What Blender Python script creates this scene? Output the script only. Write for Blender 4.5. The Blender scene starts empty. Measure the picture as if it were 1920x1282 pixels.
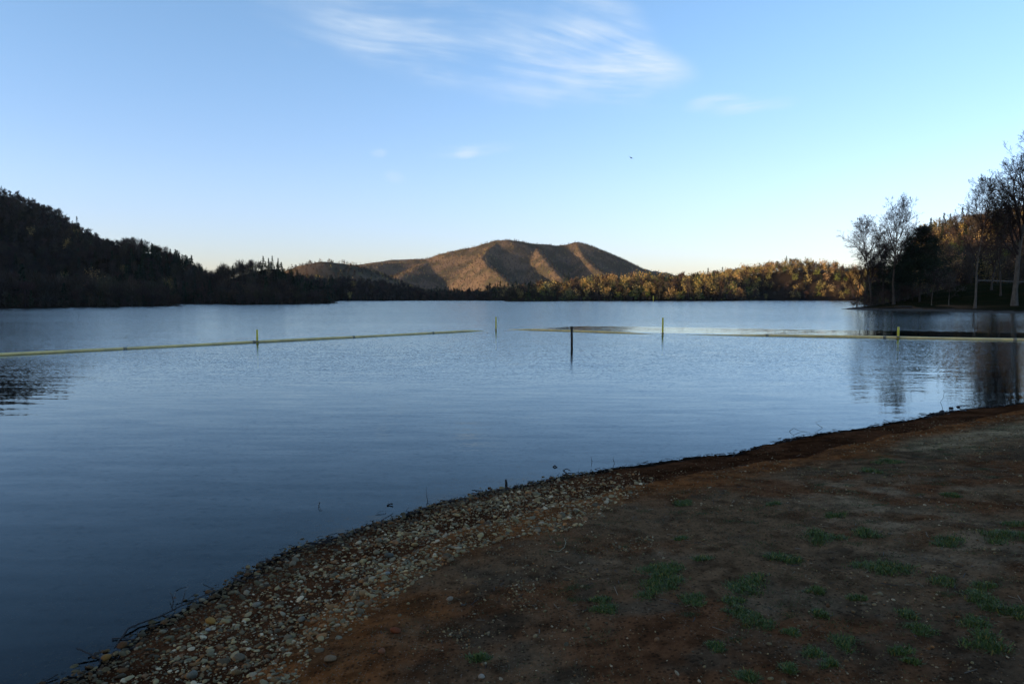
import bpy, math, random
import numpy as np
from mathutils import Vector, Matrix

C = bpy.context.scene.collection
SC = bpy.context.scene
random.seed(7)
RNG = np.random.default_rng(7)
rad = math.radians

# ------------------------------------------------------------------ camera
CAM_H, FPX, HOR = 2.2, 1400.0, 558.0          # eye height above the water, focal length and horizon row of a 1920x1282 frame
PITCH = math.atan((641 - HOR) / FPX)
cam_d = bpy.data.cameras.new('camera')
cam_d.sensor_width = 36; cam_d.lens = 36 * FPX / 1920
cam_d.clip_start = 0.05; cam_d.clip_end = 30000
cam = bpy.data.objects.new('camera', cam_d); C.objects.link(cam)
cam.location = (0, 0, CAM_H); cam.rotation_euler = (math.pi / 2 - PITCH, 0, 0)
SC.camera = cam

# ------------------------------------------------------------------ light
SUN_EL, SUN_AZ = 6.0, -114.0                  # degrees; azimuth clockwise from +Y
sd = Vector((math.sin(rad(SUN_AZ)) * math.cos(rad(SUN_EL)), math.cos(rad(SUN_AZ)) * math.cos(rad(SUN_EL)), math.sin(rad(SUN_EL))))
sl = bpy.data.lights.new('sun', 'SUN'); sl.energy = 5.0; sl.angle = rad(0.5); sl.color = (1.0, 0.70, 0.42)
so = bpy.data.objects.new('sun', sl); C.objects.link(so)
so.location = (-50, -20, 60); so.rotation_euler = (-sd).to_track_quat('-Z', 'Y').to_euler()
SC.view_settings.view_transform = 'Standard'; SC.view_settings.look = 'None'
SC.view_settings.gamma = 1.0; SC.view_settings.exposure = 0.85
SC.view_settings.use_curve_mapping = False
SC.cycles.denoising_prefilter = 'ACCURATE'; SC.cycles.denoising_input_passes = 'RGB_ALBEDO_NORMAL'
SC.cycles.max_bounces = 6; SC.cycles.transparent_max_bounces = 6


class NT:
    """small helper to write shader maths"""
    def __init__(s, nt): s.nt = nt
    def n(s, t, **kw):
        nd = s.nt.nodes.new(t)
        for k, v in kw.items(): setattr(nd, k, v)
        return nd
    def put(s, sock, v):
        if hasattr(v, 'is_output') or isinstance(v, bpy.types.NodeSocket): s.nt.links.new(v, sock)
        elif v is not None: sock.default_value = v
    def m(s, op, a, b=None, c=None, clamp=False):
        nd = s.n('ShaderNodeMath', operation=op, use_clamp=clamp)
        s.put(nd.inputs[0], a); s.put(nd.inputs[1], b); s.put(nd.inputs[2], c)
        return nd.outputs[0]
    def vm(s, op, a, b=None, sc=None):
        nd = s.n('ShaderNodeVectorMath', operation=op)
        s.put(nd.inputs[0], a); s.put(nd.inputs[1], b)
        if sc is not None: s.put(nd.inputs['Scale'], sc)
        return nd.outputs['Value'] if op in ('DOT_PRODUCT', 'LENGTH') else nd.outputs[0]
    def ss(s, v, a, b, lo=0.0, hi=1.0):
        nd = s.n('ShaderNodeMapRange', interpolation_type='SMOOTHSTEP')
        s.put(nd.inputs[0], v)
        nd.inputs[1].default_value = a; nd.inputs[2].default_value = b
        nd.inputs[3].default_value = lo; nd.inputs[4].default_value = hi
        return nd.outputs[0]
    def sep(s, v):
        nd = s.n('ShaderNodeSeparateXYZ'); s.put(nd.inputs[0], v); return nd.outputs
    def comb(s, x, y, z):
        nd = s.n('ShaderNodeCombineXYZ'); s.put(nd.inputs[0], x); s.put(nd.inputs[1], y); s.put(nd.inputs[2], z)
        return nd.outputs[0]
    def noise(s, v, scale, detail=2.0, rough=0.5, dist=0.0, col=False):
        nd = s.n('ShaderNodeTexNoise'); s.put(nd.inputs['Vector'], v)
        nd.inputs['Scale'].default_value = scale; nd.inputs['Detail'].default_value = detail
        nd.inputs['Roughness'].default_value = rough; nd.inputs['Distortion'].default_value = dist
        return nd.outputs['Color' if col else 'Fac']
    def mix(s, f, a, b, blend='MIX'):
        nd = s.n('ShaderNodeMix', data_type='RGBA', blend_type=blend)
        s.put(nd.inputs[0], f); s.put(nd.inputs[6], a); s.put(nd.inputs[7], b)
        return nd.outputs[2]


# ------------------------------------------------------------------ sky
w = bpy.data.worlds.new('World'); SC.world = w; w.use_nodes = True
w.node_tree.nodes.clear(); T = NT(w.node_tree)
sky = T.n('ShaderNodeTexSky', sky_type='NISHITA', sun_disc=False)
sky.sun_elevation = rad(SUN_EL); sky.sun_rotation = rad(SUN_AZ)
sky.air_density = 1.0; sky.dust_density = 0.6; sky.ozone_density = 1.4; sky.altitude = 600
SKY_STRENGTH = 0.15
gen = T.n('ShaderNodeTexCoord').outputs['Generated']
sx, sy, sz = T.sep(gen)
# cirrus lives on an azimuth / elevation chart of the sky (radians, 0 azimuth = +Y)
az = T.m('ARCTAN2', sx, sy)
el = T.m('ARCSINE', sz)


def px_sky(px, py):
    v = Vector(((px - 960) / FPX, 0, 0)) + Vector((0, math.cos(PITCH), -math.sin(PITCH))) + Vector((0, math.sin(PITCH), math.cos(PITCH))) * (-(py - 641) / FPX)
    v.normalize()
    return math.atan2(v.x, v.y), math.asin(v.z)


def streak(p0, p1, width, seed, nscale=9.0, stretch=6.0, lo=0.42, hi=0.78, sharp=1.0, warp=0.03):
    """a wisp lying along p0-p1 (pixels), soft on all sides, fibres along its length"""
    a0, e0 = px_sky(*p0); a1, e1 = px_sky(*p1)
    ca, ce = (a0 + a1) / 2, (e0 + e1) / 2
    L = math.hypot(a1 - a0, e1 - e0) / 2; th = math.atan2(e1 - e0, a1 - a0); W = width / FPX
    wob = T.m('MULTIPLY', T.m('SUBTRACT', T.noise(T.comb(T.m('ADD', az, seed), el, 0.0), 7.0, 3), 0.5), warp * 2)
    dx = T.m('SUBTRACT', az, ca); dy = T.m('ADD', T.m('SUBTRACT', el, ce), wob)
    u = T.m('ADD', T.m('MULTIPLY', dx, math.cos(th)), T.m('MULTIPLY', dy, math.sin(th)))
    v = T.m('SUBTRACT', T.m('MULTIPLY', dy, math.cos(th)), T.m('MULTIPLY', dx, math.sin(th)))
    r = T.m('ADD', T.m('POWER', T.m('ABSOLUTE', T.m('DIVIDE', u, L)), 2.0), T.m('POWER', T.m('ABSOLUTE', T.m('DIVIDE', v, W)), 2.0))
    body = T.m('POWER', T.ss(r, 0.0, 1.0, 1.0, 0.0), 1.3)
    v0 = T.m('SUBTRACT', T.m('MULTIPLY', T.m('SUBTRACT', el, ce), math.cos(th)), T.m('MULTIPLY', dx, math.sin(th)))
    vw = T.m('ADD', v0, T.m('MULTIPLY', T.m('SUBTRACT', T.noise(T.comb(az, el, seed), 4.0, 1), 0.5), warp * 1.2))
    nz = T.noise(T.comb(T.m('MULTIPLY', u, nscale * .6), T.m('MULTIPLY', vw, nscale * stretch), seed), 1.0, 6, 0.62, 0.15)
    nz = T.m('ADD', T.m('MULTIPLY', nz, .6), T.m('MULTIPLY', T.noise(T.comb(az, T.m('MULTIPLY', el, 2.0), seed), 11.0, 3), .4))
    return T.m('MULTIPLY', T.m('MULTIPLY', body, T.ss(nz, lo, hi)), sharp)


cl = [
    streak((430, 5), (1330, 180), 62, 1.3, 8, 8, 0.36, 0.82, .9),
    streak((900, 30), (1330, 150), 62, 4.1, 10, 7, 0.34, 0.8, 0.9),
    streak((1010, 128), (1330, 135), 50, 2.7, 9, 7, 0.34, 0.72, 1.0, 0.03),
    streak((1000, 10), (1250, 70), 45, 9.2, 9, 5, 0.35, 0.8, 0.55),
    streak((380, -40), (1100, 40), 75, 6.5, 8, 7, 0.33, 0.8, 0.6),
    streak((1270, 205), (1420, 185), 20, 7.7, 14, 6, 0.38, 0.72, 0.55, 0.01),
    streak((1300, 216), (1520, 184), 20, 8.3, 14, 6, 0.36, 0.72, 0.6, 0.01),
    streak((770, 288), (1010, 276), 16, 3.9, 16, 4, 0.38, 0.75, 0.4, 0.01),
    streak((845, 287), (905, 283), 14, 5.9, 18, 2, 0.36, 0.66, 0.5, 0.005),
    streak((690, 291), (730, 288), 11, 5.1, 18, 2, 0.34, 0.66, 0.4, 0.005),
    streak((715, 326), (765, 338), 15, 5.5, 18, 2, 0.34, 0.66, 0.35, 0.005),
]
tot = cl[0]
for c_ in cl[1:]: tot = T.m('ADD', tot, c_)
tot = T.m('MULTIPLY', T.m('MINIMUM', T.m('MULTIPLY', tot, 1.12), 1.0), 0.72)
graded = T.n('ShaderNodeHueSaturation'); graded.inputs['Saturation'].default_value = 1.0
T.put(graded.inputs['Color'], sky.outputs[0])
cloud_col = T.n('ShaderNodeRGB').outputs[0]; cloud_col.default_value = (3.0, 3.4, 3.8, 1)
tint = T.mix(T.ss(el, 0.0, 0.40), (1.11, 1.09, 1.60, 1), (1.12, 1.29, 1.60, 1))
sunside = T.ss(T.vm('DOT_PRODUCT', gen, (sd.x, sd.y, 0.0)), 0.5, 1.0)
tint = T.mix(sunside, tint, (1.45, 1.1, 0.85, 1))
low = T.ss(el, 0.0, 0.16, 0.86, 1.0)
skyc = T.mix(1.0, T.mix(1.0, graded.outputs[0], tint, 'MULTIPLY'), T.comb(T.ss(el, 0.0, 0.16, 0.80, 1.0), T.ss(el, 0.0, 0.16, 0.86, 1.0), T.ss(el, 0.0, 0.16, 1.0, 1.0)), 'MULTIPLY')
bgc = T.mix(tot, skyc, cloud_col)
bg = T.n('ShaderNodeBackground'); bg.inputs[1].default_value = SKY_STRENGTH
T.put(bg.inputs[0], bgc)
T.nt.links.new(bg.outputs[0], T.n('ShaderNodeOutputWorld').inputs[0])


# ------------------------------------------------------------------ helpers
def at(px, py, Y):
    v = Vector(((px - 960) / FPX, 0, 0)) + Vector((0, math.cos(PITCH), -math.sin(PITCH))) + Vector((0, math.sin(PITCH), math.cos(PITCH))) * (-(py - 641) / FPX)
    v *= Y / v.y
    return Vector((v.x, Y, CAM_H + v.z))


def on_water(px, py):
    """the point of the water plane seen at a pixel"""
    return at(px, py, CAM_H * 1.0 / max(1e-6, -(at(px, py, 1.0).z - CAM_H)))


def mesh_np(name, V, F, mat=None, parent=None, col=None, smooth=False, mats=None, midx=None, link=True):
    V = np.asarray(V, dtype=np.float32); F = np.asarray(F, dtype=np.int32)
    me = bpy.data.meshes.new(name)
    me.vertices.add(len(V)); me.vertices.foreach_set('co', V.ravel())
    k = F.shape[1]
    me.loops.add(F.size); me.loops.foreach_set('vertex_index', F.ravel())
    me.polygons.add(len(F))
    me.polygons.foreach_set('loop_start', np.arange(0, F.size, k, dtype=np.int32))
    me.polygons.foreach_set('loop_total', np.full(len(F), k, dtype=np.int32))
    if midx is not None: me.polygons.foreach_set('material_index', np.asarray(midx, dtype=np.int32))
    me.polygons.foreach_set('use_smooth', np.full(len(F), smooth, dtype=bool))
    if col is not None:
        a = me.color_attributes.new('Col', 'FLOAT_COLOR', 'POINT')
        c4 = np.ones((len(V), 4), dtype=np.float32); c4[:, :3] = col
        a.data.foreach_set('color', c4.ravel())
    me.update(calc_edges=True)
    for m_ in (mats or ([mat] if mat else [])): me.materials.append(m_)
    o = bpy.data.objects.new(name, me)
    if link: C.objects.link(o)
    if parent: o.parent = parent
    return o


def tag(o, label=None, cat=None, group=None, kind=None):
    if label: o['label'] = label
    if cat: o['category'] = cat
    if group: o['group'] = group
    if kind: o['kind'] = kind
    return o


def empty(name, loc, rz=0.0):
    o = bpy.data.objects.new(name, None); C.objects.link(o)
    o.location = loc; o.rotation_euler = (0, 0, rz); o.empty_display_size = 0.2
    return o


def copy_tree(o, parent=None):
    c = o.copy(); C.objects.link(c); c.parent = parent
    for ch in o.children: copy_tree(ch, c)
    return c


def hash2(ix, iy, seed):
    n = (ix.astype(np.int64) * 374761393 + iy.astype(np.int64) * 668265263 + seed * 1442695041) & 0x7fffffff
    n = ((n ^ (n >> 13)) * 1274126177) & 0x7fffffff
    n = n ^ (n >> 16)
    return (n & 0xffff) / 65535.0


def vnoise(x, y, scale, seed=0):
    x = x * scale; y = y * scale
    ix = np.floor(x); iy = np.floor(y); fx = x - ix; fy = y - iy
    fx = fx * fx * (3 - 2 * fx); fy = fy * fy * (3 - 2 * fy)
    a = hash2(ix, iy, seed); b = hash2(ix + 1, iy, seed); c = hash2(ix, iy + 1, seed); d = hash2(ix + 1, iy + 1, seed)
    return a + (b - a) * fx + (c - a) * fy + (a - b - c + d) * fx * fy


def fbm(x, y, scale, octs=4, seed=0, gain=0.5):
    s = 0; amp = 1; tt = 0
    for o_ in range(octs):
        s = s + amp * vnoise(x + 17.3 * o_, y - 9.1 * o_, scale * 2.03 ** o_, seed + o_); tt += amp; amp *= gain
    return s / tt


def sst(v, a, b):
    t = np.clip((v - a) / (b - a), 0, 1); return t * t * (3 - 2 * t)


# ------------------------------------------------------------------ the land
LAKE = np.array([(-60, -90), (-20, -60), (-8, -12), (-3.6, 1), (-2.85, 3.2), (-2.6, 4.25), (-2.48, 4.76), (-2.3, 5.3), (-2.06, 6.0), (-1.75, 6.6),
    (-1.34, 7.2), (-.74, 7.96), (-.2, 8.42), (.25, 8.8), (.62, 9.15), (1.0, 9.35), (1.7, 9.75), (2.4, 10.15), (3.16, 10.5), (3.6, 10.95), (4.15, 11.4), (4.9, 11.95), (5.7, 12.45),
    (7.0, 13.3), (7.8, 13.95), (8.7, 14.5), (10.6, 15.5), (20, 21), (40, 32), (70, 45), (98, 62), (100, 82), (86, 96), (76, 101), (70.5, 104), (68.5, 111), (70, 122), (66, 127), (61.5, 130), (62, 140),
    (65.5, 147), (76, 165), (95, 200), (140, 300), (220, 450), (300, 600), (290, 650), (225, 655), (180, 600), (162, 520), (124, 512), (90, 520), (45, 500), (15, 452), (-4, 440), (-6, 470),
    (0, 560), (-60, 575), (-130, 560), (-128, 480), (-106, 430), (-84, 345), (-71, 305), (-68, 282), (-80, 250), (-87, 238), (-97, 252), (-118, 262), (-104, 230), (-91, 206), (-96, 180), (-106, 155), (-115, 100), (-100, 40), (-90, -40)], dtype=float)


def lake_sd(x, y):
    """distance to the shore: positive on land, negative over water"""
    d2 = np.full(x.shape, 1e12); inside = np.zeros(x.shape, bool)
    n = len(LAKE)
    for i in range(n):
        ax, ay = LAKE[i]; bx, by = LAKE[(i + 1) % n]
        ex, ey = bx - ax, by - ay
        t = np.clip(((x - ax) * ex + (y - ay) * ey) / (ex * ex + ey * ey), 0, 1)
        dd = (x - ax - t * ex) ** 2 + (y - ay - t * ey) ** 2
        np.minimum(d2, dd, out=d2)
        if ay != by:
            cr = ((ay > y) != (by > y)) & (x < (bx - ax) * (y - ay) / (by - ay) + ax)
            inside ^= cr
    d = np.sqrt(d2)
    return np.where(inside, -d, d)


def R(pts, tree):
    out = []
    for px, py, Y in pts:
        p = at(px, py, Y); out.append((p.x, p.y, max(0.5, p.z - tree)))
    return out


RIDGES = [   # (points x, y, ground height), side slope, roundness in metres
    (R([(0, 341, 600), (60, 378, 560), (130, 421, 520), (200, 441, 480), (260, 453, 440), (330, 486, 390), (400, 520, 350)], 8), 0.75, 16),
    ([(-500, 600, 104), (-570, 560, 114), (-500, 470, 100), (-450, 408, 100), (-430, 335, 42), (-432, 288, 44), (-438, 206, 89), (-446, 185, 108), (-456, 110, 112), (-470, 0, 115), (-450, -250, 120), (-350, -450, 120)], 0.50, 10),  # left hill continued out of view; heights and saddle shaped to set the shadow line
    (R([(480, 518, 345), (508, 503, 342), (533, 472, 340), (560, 482, 345), (590, 494, 370), (620, 502, 400)], 5), 0.40, 9),
    (R([(570, 500, 520), (600, 501, 550), (650, 506, 600), (700, 514, 620), (760, 532, 650)], 10), 0.25, 6),
    (R([(585, 488, 880), (603, 481, 900), (635, 484, 920), (665, 492, 960), (700, 505, 1000)], 6), 0.42, 14),
    (R([(560, 500, 3000), (640, 491, 3000), (700, 487, 3000), (780, 480, 3000), (800, 479, 3000), (860, 490, 3000)], 8), 0.4, 10),
    (R([(670, 500, 1850), (700, 493, 1900), (740, 489, 1950), (800, 479, 2000), (850, 468, 2000), (880, 461, 2000), (915, 452, 2000), (935, 446, 2000), (952, 444, 2000), (975, 448, 2020), (1005, 454, 2050), (1040, 459, 2080), (1062, 457, 2090), (1082, 452, 2100), (1100, 456, 2150), (1120, 466, 2220),
        (1150, 484, 2330), (1180, 495, 2430), (1210, 502, 2520), (1270, 512, 2640)], 5), 0.50, 14),
    (R([(937, 448, 2000), (915, 463, 1880), (903, 477, 1790), (912, 491, 1700), (930, 506, 1620), (958, 530, 1500)], 5), 0.85, 5),
    (R([(1003, 454, 2050), (1010, 468, 1900), (1030, 492, 1740), (1055, 518, 1620)], 5), 0.8, 5),
    (R([(1080, 453, 2100), (1092, 474, 1960), (1112, 497, 1800), (1140, 512, 1680)], 5), 0.8, 5),
    (R([(800, 482, 1980), (775, 500, 1850), (740, 520, 1700)], 7), 0.42, 14),
    (R([(1060, 530, 545), (1100, 517, 555), (1200, 507, 565), (1300, 509, 570), (1400, 509, 585)], 11), 0.10, 8),
    (R([(1405, 512, 640), (1450, 495, 690), (1498, 482, 710), (1540, 488, 720), (1600, 498, 730), (1700, 500, 760)], 12), 0.16, 22),
    (R([(1650, 490, 400), (1690, 462, 420), (1740, 428, 440), (1800, 408, 460), (1860, 392, 460), (1920, 380, 460), (2200, 350, 460)], 10), 0.30, 10),
    (R([(1660, 562, 190), (1740, 552, 195), (1835, 529, 190), (1925, 532, 180), (2150, 515, 180)], 0), 0.09, 6),
]
BACK = [([(-200, -120, 6), (20, -70, 9), (120, -60, 14), (260, 0, 30), (330, 150, 40)], 0.2, 10)]  # unseen rising ground behind the camera, added to block sky light


def tents(x, y, ridges):
    h = np.zeros(x.shape)
    for pts, slope, rnd in ridges:
        hh = np.full(x.shape, -1e9)
        for (ax, ay, az_), (bx, by, bz) in zip(pts[:-1], pts[1:]):
            ex, ey = bx - ax, by - ay
            t = np.clip(((x - ax) * ex + (y - ay) * ey) / (ex * ex + ey * ey), 0, 1)
            d = np.sqrt((x - ax - t * ex) ** 2 + (y - ay - t * ey) ** 2)
            np.maximum(hh, az_ + (bz - az_) * t - slope * (np.sqrt(d * d + rnd * rnd) - rnd), out=hh)
        np.maximum(h, hh, out=h)
    return h


def height(x, y, fine=True):
    """ground height, shore distance"""
    d = lake_sd(x, y)
    r = np.hypot(x, y)
    near = 1 - sst(r, 25, 60)
    wob = (fbm(x, y, 1.6, 4, 11) - 0.5) * 0.28 * near * (d > -1.5) + (fbm(x, y, 0.05, 3, 12) - 0.5) * 5 * (1 - near)
    d = d + wob
    # near beach: gentle slope, small eroded step about 1.2 m up, flatter above
    dl = np.maximum(d, 0)
    step_at = 1.15 + (fbm(x, y, 0.5, 3, 21) - 0.5) * 0.5
    hb = 0.085 * dl + 0.075 * sst(dl, step_at - 0.10, step_at + 0.14) + 0.018 * np.maximum(dl - 1.3, 0) * (dl < 40)
    hb = np.minimum(hb, 0.9 + 0.02 * dl)
    hf = 1.4 * (1 - np.exp(-dl / 14.0)) * np.where((x > 50) & (y < 260), 1.0, .5)
    hb = hb * near + hf * (1 - near)
    under = -np.minimum(0.10 * (-d) + 0.0 * d, 4.0)
    h = np.where(d > 0, hb, under)
    gate = sst(d, 1, 26)
    tt = tents(x, y, RIDGES + BACK)
    big = np.where(tt > 0, tt + (fbm(x, y, 0.012, 4, 31) - 0.5) * np.minimum(tt * 0.4, 11), 0)
    h = h + np.maximum(big - 1.0, 0) * gate
    if fine:
        h = h + near * (d > -2) * ((fbm(x, y, 2.5, 4, 41) - 0.5) * 0.05 * sst(d, -0.2, 0.8) + (fbm(x, y, 22, 2, 42) - 0.5) * 0.012 + (vnoise(x, y, 0.9, 43) - .5) * 0.05 * sst(d, 1.4, 2.2))
    return h, d


def H1(x, y):
    h, d = height(np.array([float(x)]), np.array([float(y)])); return float(h[0])


def gpx(px, py):
    """the point of the ground seen at a pixel (near beach)"""
    d = at(px, py, 1.0) - Vector((0, 0, CAM_H)); d.normalize()
    t = np.linspace(2.0, 60.0, 1200)
    h, _ = height(d.x * t, d.y * t)
    i = int(np.argmax(h >= CAM_H + d.z * t))
    tt = t[i] if i > 0 else 10
    return Vector((d.x * tt, d.y * tt, float(h[i])))


angs = np.concatenate([np.arange(-180, -48, 3.0), np.arange(-48, -38, 0.5), np.arange(-38, 42, 0.075), np.arange(42, 52, 0.5), np.arange(52, 180, 3.0)])
radi = np.concatenate([[0.0, 0.6, 1.2, 1.8, 2.3], np.geomspace(2.8, 26, 430), np.geomspace(26.5, 1000, 255), np.arange(1012, 2300, 12.0), np.geomspace(2320, 3600, 24), [4200, 5200, 7000]])
A_, R_ = np.meshgrid(np.radians(angs), radi, indexing='ij')
GX, GY = np.sin(A_) * R_, np.cos(A_) * R_
GH, GD = height(GX.ravel(), GY.ravel()); GH = GH.reshape(GX.shape); GD = GD.reshape(GX.shape)

# what the ground is made of, by place
x_, y_, d_ = GX.ravel(), GY.ravel(), GD.ravel()
rr = np.hypot(x_, y_)
n1 = fbm(x_, y_, 1.1, 4, 51); n2 = fbm(x_, y_, 4.0, 3, 52); n3 = fbm(x_, y_, 0.35, 3, 53); n4 = fbm(x_, y_, 14, 2, 54)


def c3(*c): return np.array(c, dtype=float)[None, :]


def lerp(a, b, t): return a + (b - a) * t[:, None]


step_at = 1.15 + (fbm(x_, y_, 0.5, 3, 21) - 0.5) * 0.5
wet = lerp(c3(.045, .020, .010), c3(.075, .034, .017), sst(n1, .35, .65))
ora = lerp(c3(.170, .070, .026), c3(.115, .054, .024), sst(n2, .35, .65))
dirt = lerp(c3(.112, .056, .029), c3(.125, .083, .050), sst(n1, .40, .62))
dirt = lerp(dirt, c3(.072, .054, .037), sst(n2 * .6 + n3 * .4, .45, .62) * .85)
tan = lerp(c3(.29, .24, .155), c3(.18, .145, .092), sst(n2, .35, .65))
pale = c3(.26, .205, .14)
colr = lerp(wet, ora, sst(d_, step_at - .12, step_at + .05))
colr = lerp(colr, dirt, sst(d_ + (n1 - .5) * 1.0, step_at + .40, step_at + 1.1))
tmask = sst(y_ + (n3 - .5) * 3, 9.2, 10.8) * sst(x_ - y_ * .43 + (n1 - .5) * 1.5, -0.2, .7) * sst(d_, 1.5, 2.3)
colr = lerp(colr, tan, tmask)
pm = np.exp(-(((x_ - 3.0) / .55) ** 2 + ((y_ - 5.6) / 1.5) ** 2)) + .8 * np.exp(-(((x_ - 3.9) / .9) ** 2 + ((y_ - 7.0) / .5) ** 2)) + .6 * np.exp(-(((x_ - 1.3) / .6) ** 2 + ((y_ - 4.0) / .3) ** 2)) + .5 * np.exp(-(((x_ - 1.0) / .5) ** 2 + ((y_ - 5.3) / .25) ** 2))
colr = lerp(colr, pale, np.clip(pm, 0, 1) * sst(n2 * .5 + n1 * .5, .42, .6) * .6)
colr = lerp(colr, c3(.008, .007, .006), (1 - sst(np.abs(d_ - .02 + (n2 - .5) * .25), .05, .2)))
n5 = fbm(x_, y_, 40, 2, 55)
mot = fbm(x_, y_, 7.0, 3, 56)
colr = colr * (0.45 + 0.6 * n4[:, None] + .5 * n5[:, None]) * (1 - .38 * sst(mot, .5, .68))[:, None] * np.array([[1.16, 1.0, .84]])
bed = lerp(c3(.022, .020, .017), c3(.008, .010, .010), sst(-d_, 0, 6))  # colour darkens with depth, standing in for light absorbed by the water
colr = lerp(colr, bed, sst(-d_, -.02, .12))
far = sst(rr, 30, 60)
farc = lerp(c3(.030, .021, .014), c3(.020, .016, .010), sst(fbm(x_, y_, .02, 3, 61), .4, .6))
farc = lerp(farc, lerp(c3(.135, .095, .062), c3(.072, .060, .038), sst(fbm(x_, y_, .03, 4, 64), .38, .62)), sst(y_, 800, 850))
grassy = (x_ > 55) * (y_ > 60) * (y_ < 200) * sst(d_, 3, 7)
farc = lerp(farc, lerp(c3(.008, .010, .003), c3(.018, .014, .006), sst(fbm(x_, y_, .2, 3, 62), .45, .65)), grassy * 1.0)
tip = np.exp(-(((x_ - 72) / 8) ** 2 + ((y_ - 133) / 9) ** 2))
farc = lerp(farc, c3(.10, .055, .028), np.clip(tip * 1.4, 0, 1) * sst(fbm(x_, y_, .3, 2, 63), .35, .6))
farc = lerp(farc, c3(.075, .065, .055), (d_ < 3) * (x_ > 55) * (y_ < 200) * 1.0 * (d_ > -1))
farc = lerp(farc, c3(.006, .008, .010), (d_ < -.5) * 1.0)
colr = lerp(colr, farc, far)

na, nr = GX.shape
ii = np.arange(na)[:, None]; jj = np.arange(nr - 1)[None, :]
F = np.stack([ii * nr + jj, ii * nr + jj + 1, ((ii + 1) % na) * nr + jj + 1, ((ii + 1) % na) * nr + jj], -1).reshape(-1, 4)


def attr_mat(name, rough=0.9, bump=0.0, bscale=60.0, spec=0.25, mult=1.0, transl=0.0, far_off=True):
    m_ = bpy.data.materials.new(name); m_.use_nodes = True
    t = NT(m_.node_tree); bs = m_.node_tree.nodes['Principled BSDF']
    col = t.n('ShaderNodeAttribute', attribute_name='Col').outputs['Color']
    pos = t.n('ShaderNodeNewGeometry').outputs['Position']
    if bump:
        n_a = t.noise(pos, bscale, 4, 0.65); n_b = t.noise(pos, bscale * 4, 2, 0.6)
        f = t.m('MULTIPLY_ADD', n_a, 1.0, 0.5)
        f = t.m('MULTIPLY', f, t.m('MULTIPLY_ADD', n_b, 0.8, 0.6))
        col = t.mix(1.0, col, t.comb(f, f, f), 'MULTIPLY')
        if bscale < 100:     # grit and fine stones lying in the soil
            vo = t.n('ShaderNodeTexVoronoi'); vo.inputs['Scale'].default_value = 75; t.put(vo.inputs['Vector'], pos)
            cr, cg_, cb_ = t.sep(vo.outputs['Color'])
            g_ = t.m('MULTIPLY', t.m('MULTIPLY', t.ss(vo.outputs['Distance'], .22, .36, 1, 0), t.m('GREATER_THAN', cr, .72)), t.ss(t.noise(pos, 1.7, 3), .36, .62))
            col = t.mix(t.m('MULTIPLY', g_, .75), col, t.mix(cg_, (.10, .075, .045, 1), (.24, .20, .15, 1)))
            vd = t.n('ShaderNodeTexVoronoi'); vd.inputs['Scale'].default_value = 42; t.put(vd.inputs['Vector'], t.vm('ADD', pos, (3.1, 1.7, 0)))
            dr, dg, db = t.sep(vd.outputs['Color'])
            k_ = t.m('MULTIPLY', t.m('MULTIPLY', t.ss(vd.outputs['Distance'], .25, .5, 1, 0), t.m('GREATER_THAN', dr, .6)), .6)
            col = t.mix(k_, col, (.012, .009, .006, 1))
        bn = t.n('ShaderNodeBump'); bn.inputs['Strength'].default_value = bump; bn.inputs['Distance'].default_value = 0.01
        t.put(bn.inputs['Height'], t.m('ADD', n_a, t.m('MULTIPLY', n_b, .4))); t.nt.links.new(bn.outputs[0], bs.inputs['Normal'])
    t.put(bs.inputs['Base Color'], col)
    bs.inputs['Roughness'].default_value = rough; bs.inputs['Specular IOR Level'].default_value = spec
    return m_


M_ground = attr_mat('ground_soil', 1.0, 0.9, 45, 0.0)
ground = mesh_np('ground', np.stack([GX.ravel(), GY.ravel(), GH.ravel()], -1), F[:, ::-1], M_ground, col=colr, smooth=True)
tag(ground, kind='structure')

# ------------------------------------------------------------------ water
mw = bpy.data.materials.new('lake_water'); mw.use_nodes = True; mw.node_tree.nodes.clear(); t = NT(mw.node_tree)
pos = t.n('ShaderNodeNewGeometry').outputs['Position']
X, Y, Z = t.sep(pos)
# wind: where ripples stand. sheltered just beyond the right boom and near the beach
yb = t.m('MULTIPLY_ADD', X, -0.474, 51.0)
beyond = t.m('SUBTRACT', Y, yb)
shel_w = t.ss(X, 0.0, 7.0, 0.3, 1.0)
shel = t.m('MULTIPLY', t.ss(beyond, -0.2, 0.3), t.ss(t.m('DIVIDE', beyond, t.m('MULTIPLY_ADD', shel_w, 11.0, 0.2)), 0.8, 1.1, 1.0, 0.0))
shel = t.m('MULTIPLY', shel, t.ss(X, -1.0, 4.0))
nearc = t.ss(t.m('ADD', Y, t.m('MULTIPLY', t.noise(pos, 0.12, 3), 8.0)), 19.0, 36.0)
gust = t.m('MULTIPLY_ADD', t.noise(t.vm('MULTIPLY', pos, (0.25, 1.0, 1.0)), 0.035, 3, 0.55), 1.3, 0.35)
far_r = t.ss(Y, 52.0, 75.0, 1.0, 1.4)
right_calm = t.ss(t.m('SUBTRACT', X, t.m('MULTIPLY', Y, 0.42)), 0.0, 4.0, 1.0, 0.45)
amp = t.m('MULTIPLY', t.m('MULTIPLY', gust, far_r), t.m('MULTIPLY_ADD', nearc, 0.92, 0.08))
amp = t.m('MULTIPLY', amp, right_calm)
amp = t.m('MULTIPLY', amp, t.ss(t.m('DIVIDE', X, Y), -0.72, -0.58, 0.6, 1.0))
amp = t.m('MULTIPLY', amp, t.m('SUBTRACT', 1.0, t.m('MULTIPLY', shel, 0.9)))
nzA = t.vm('SUBTRACT', t.noise(t.vm('MULTIPLY', pos, (1.0, 1.5, 1.0)), 8.0, 3, 0.6, 0.4, col=True), (0.5, 0.5, 0.5))
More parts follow.
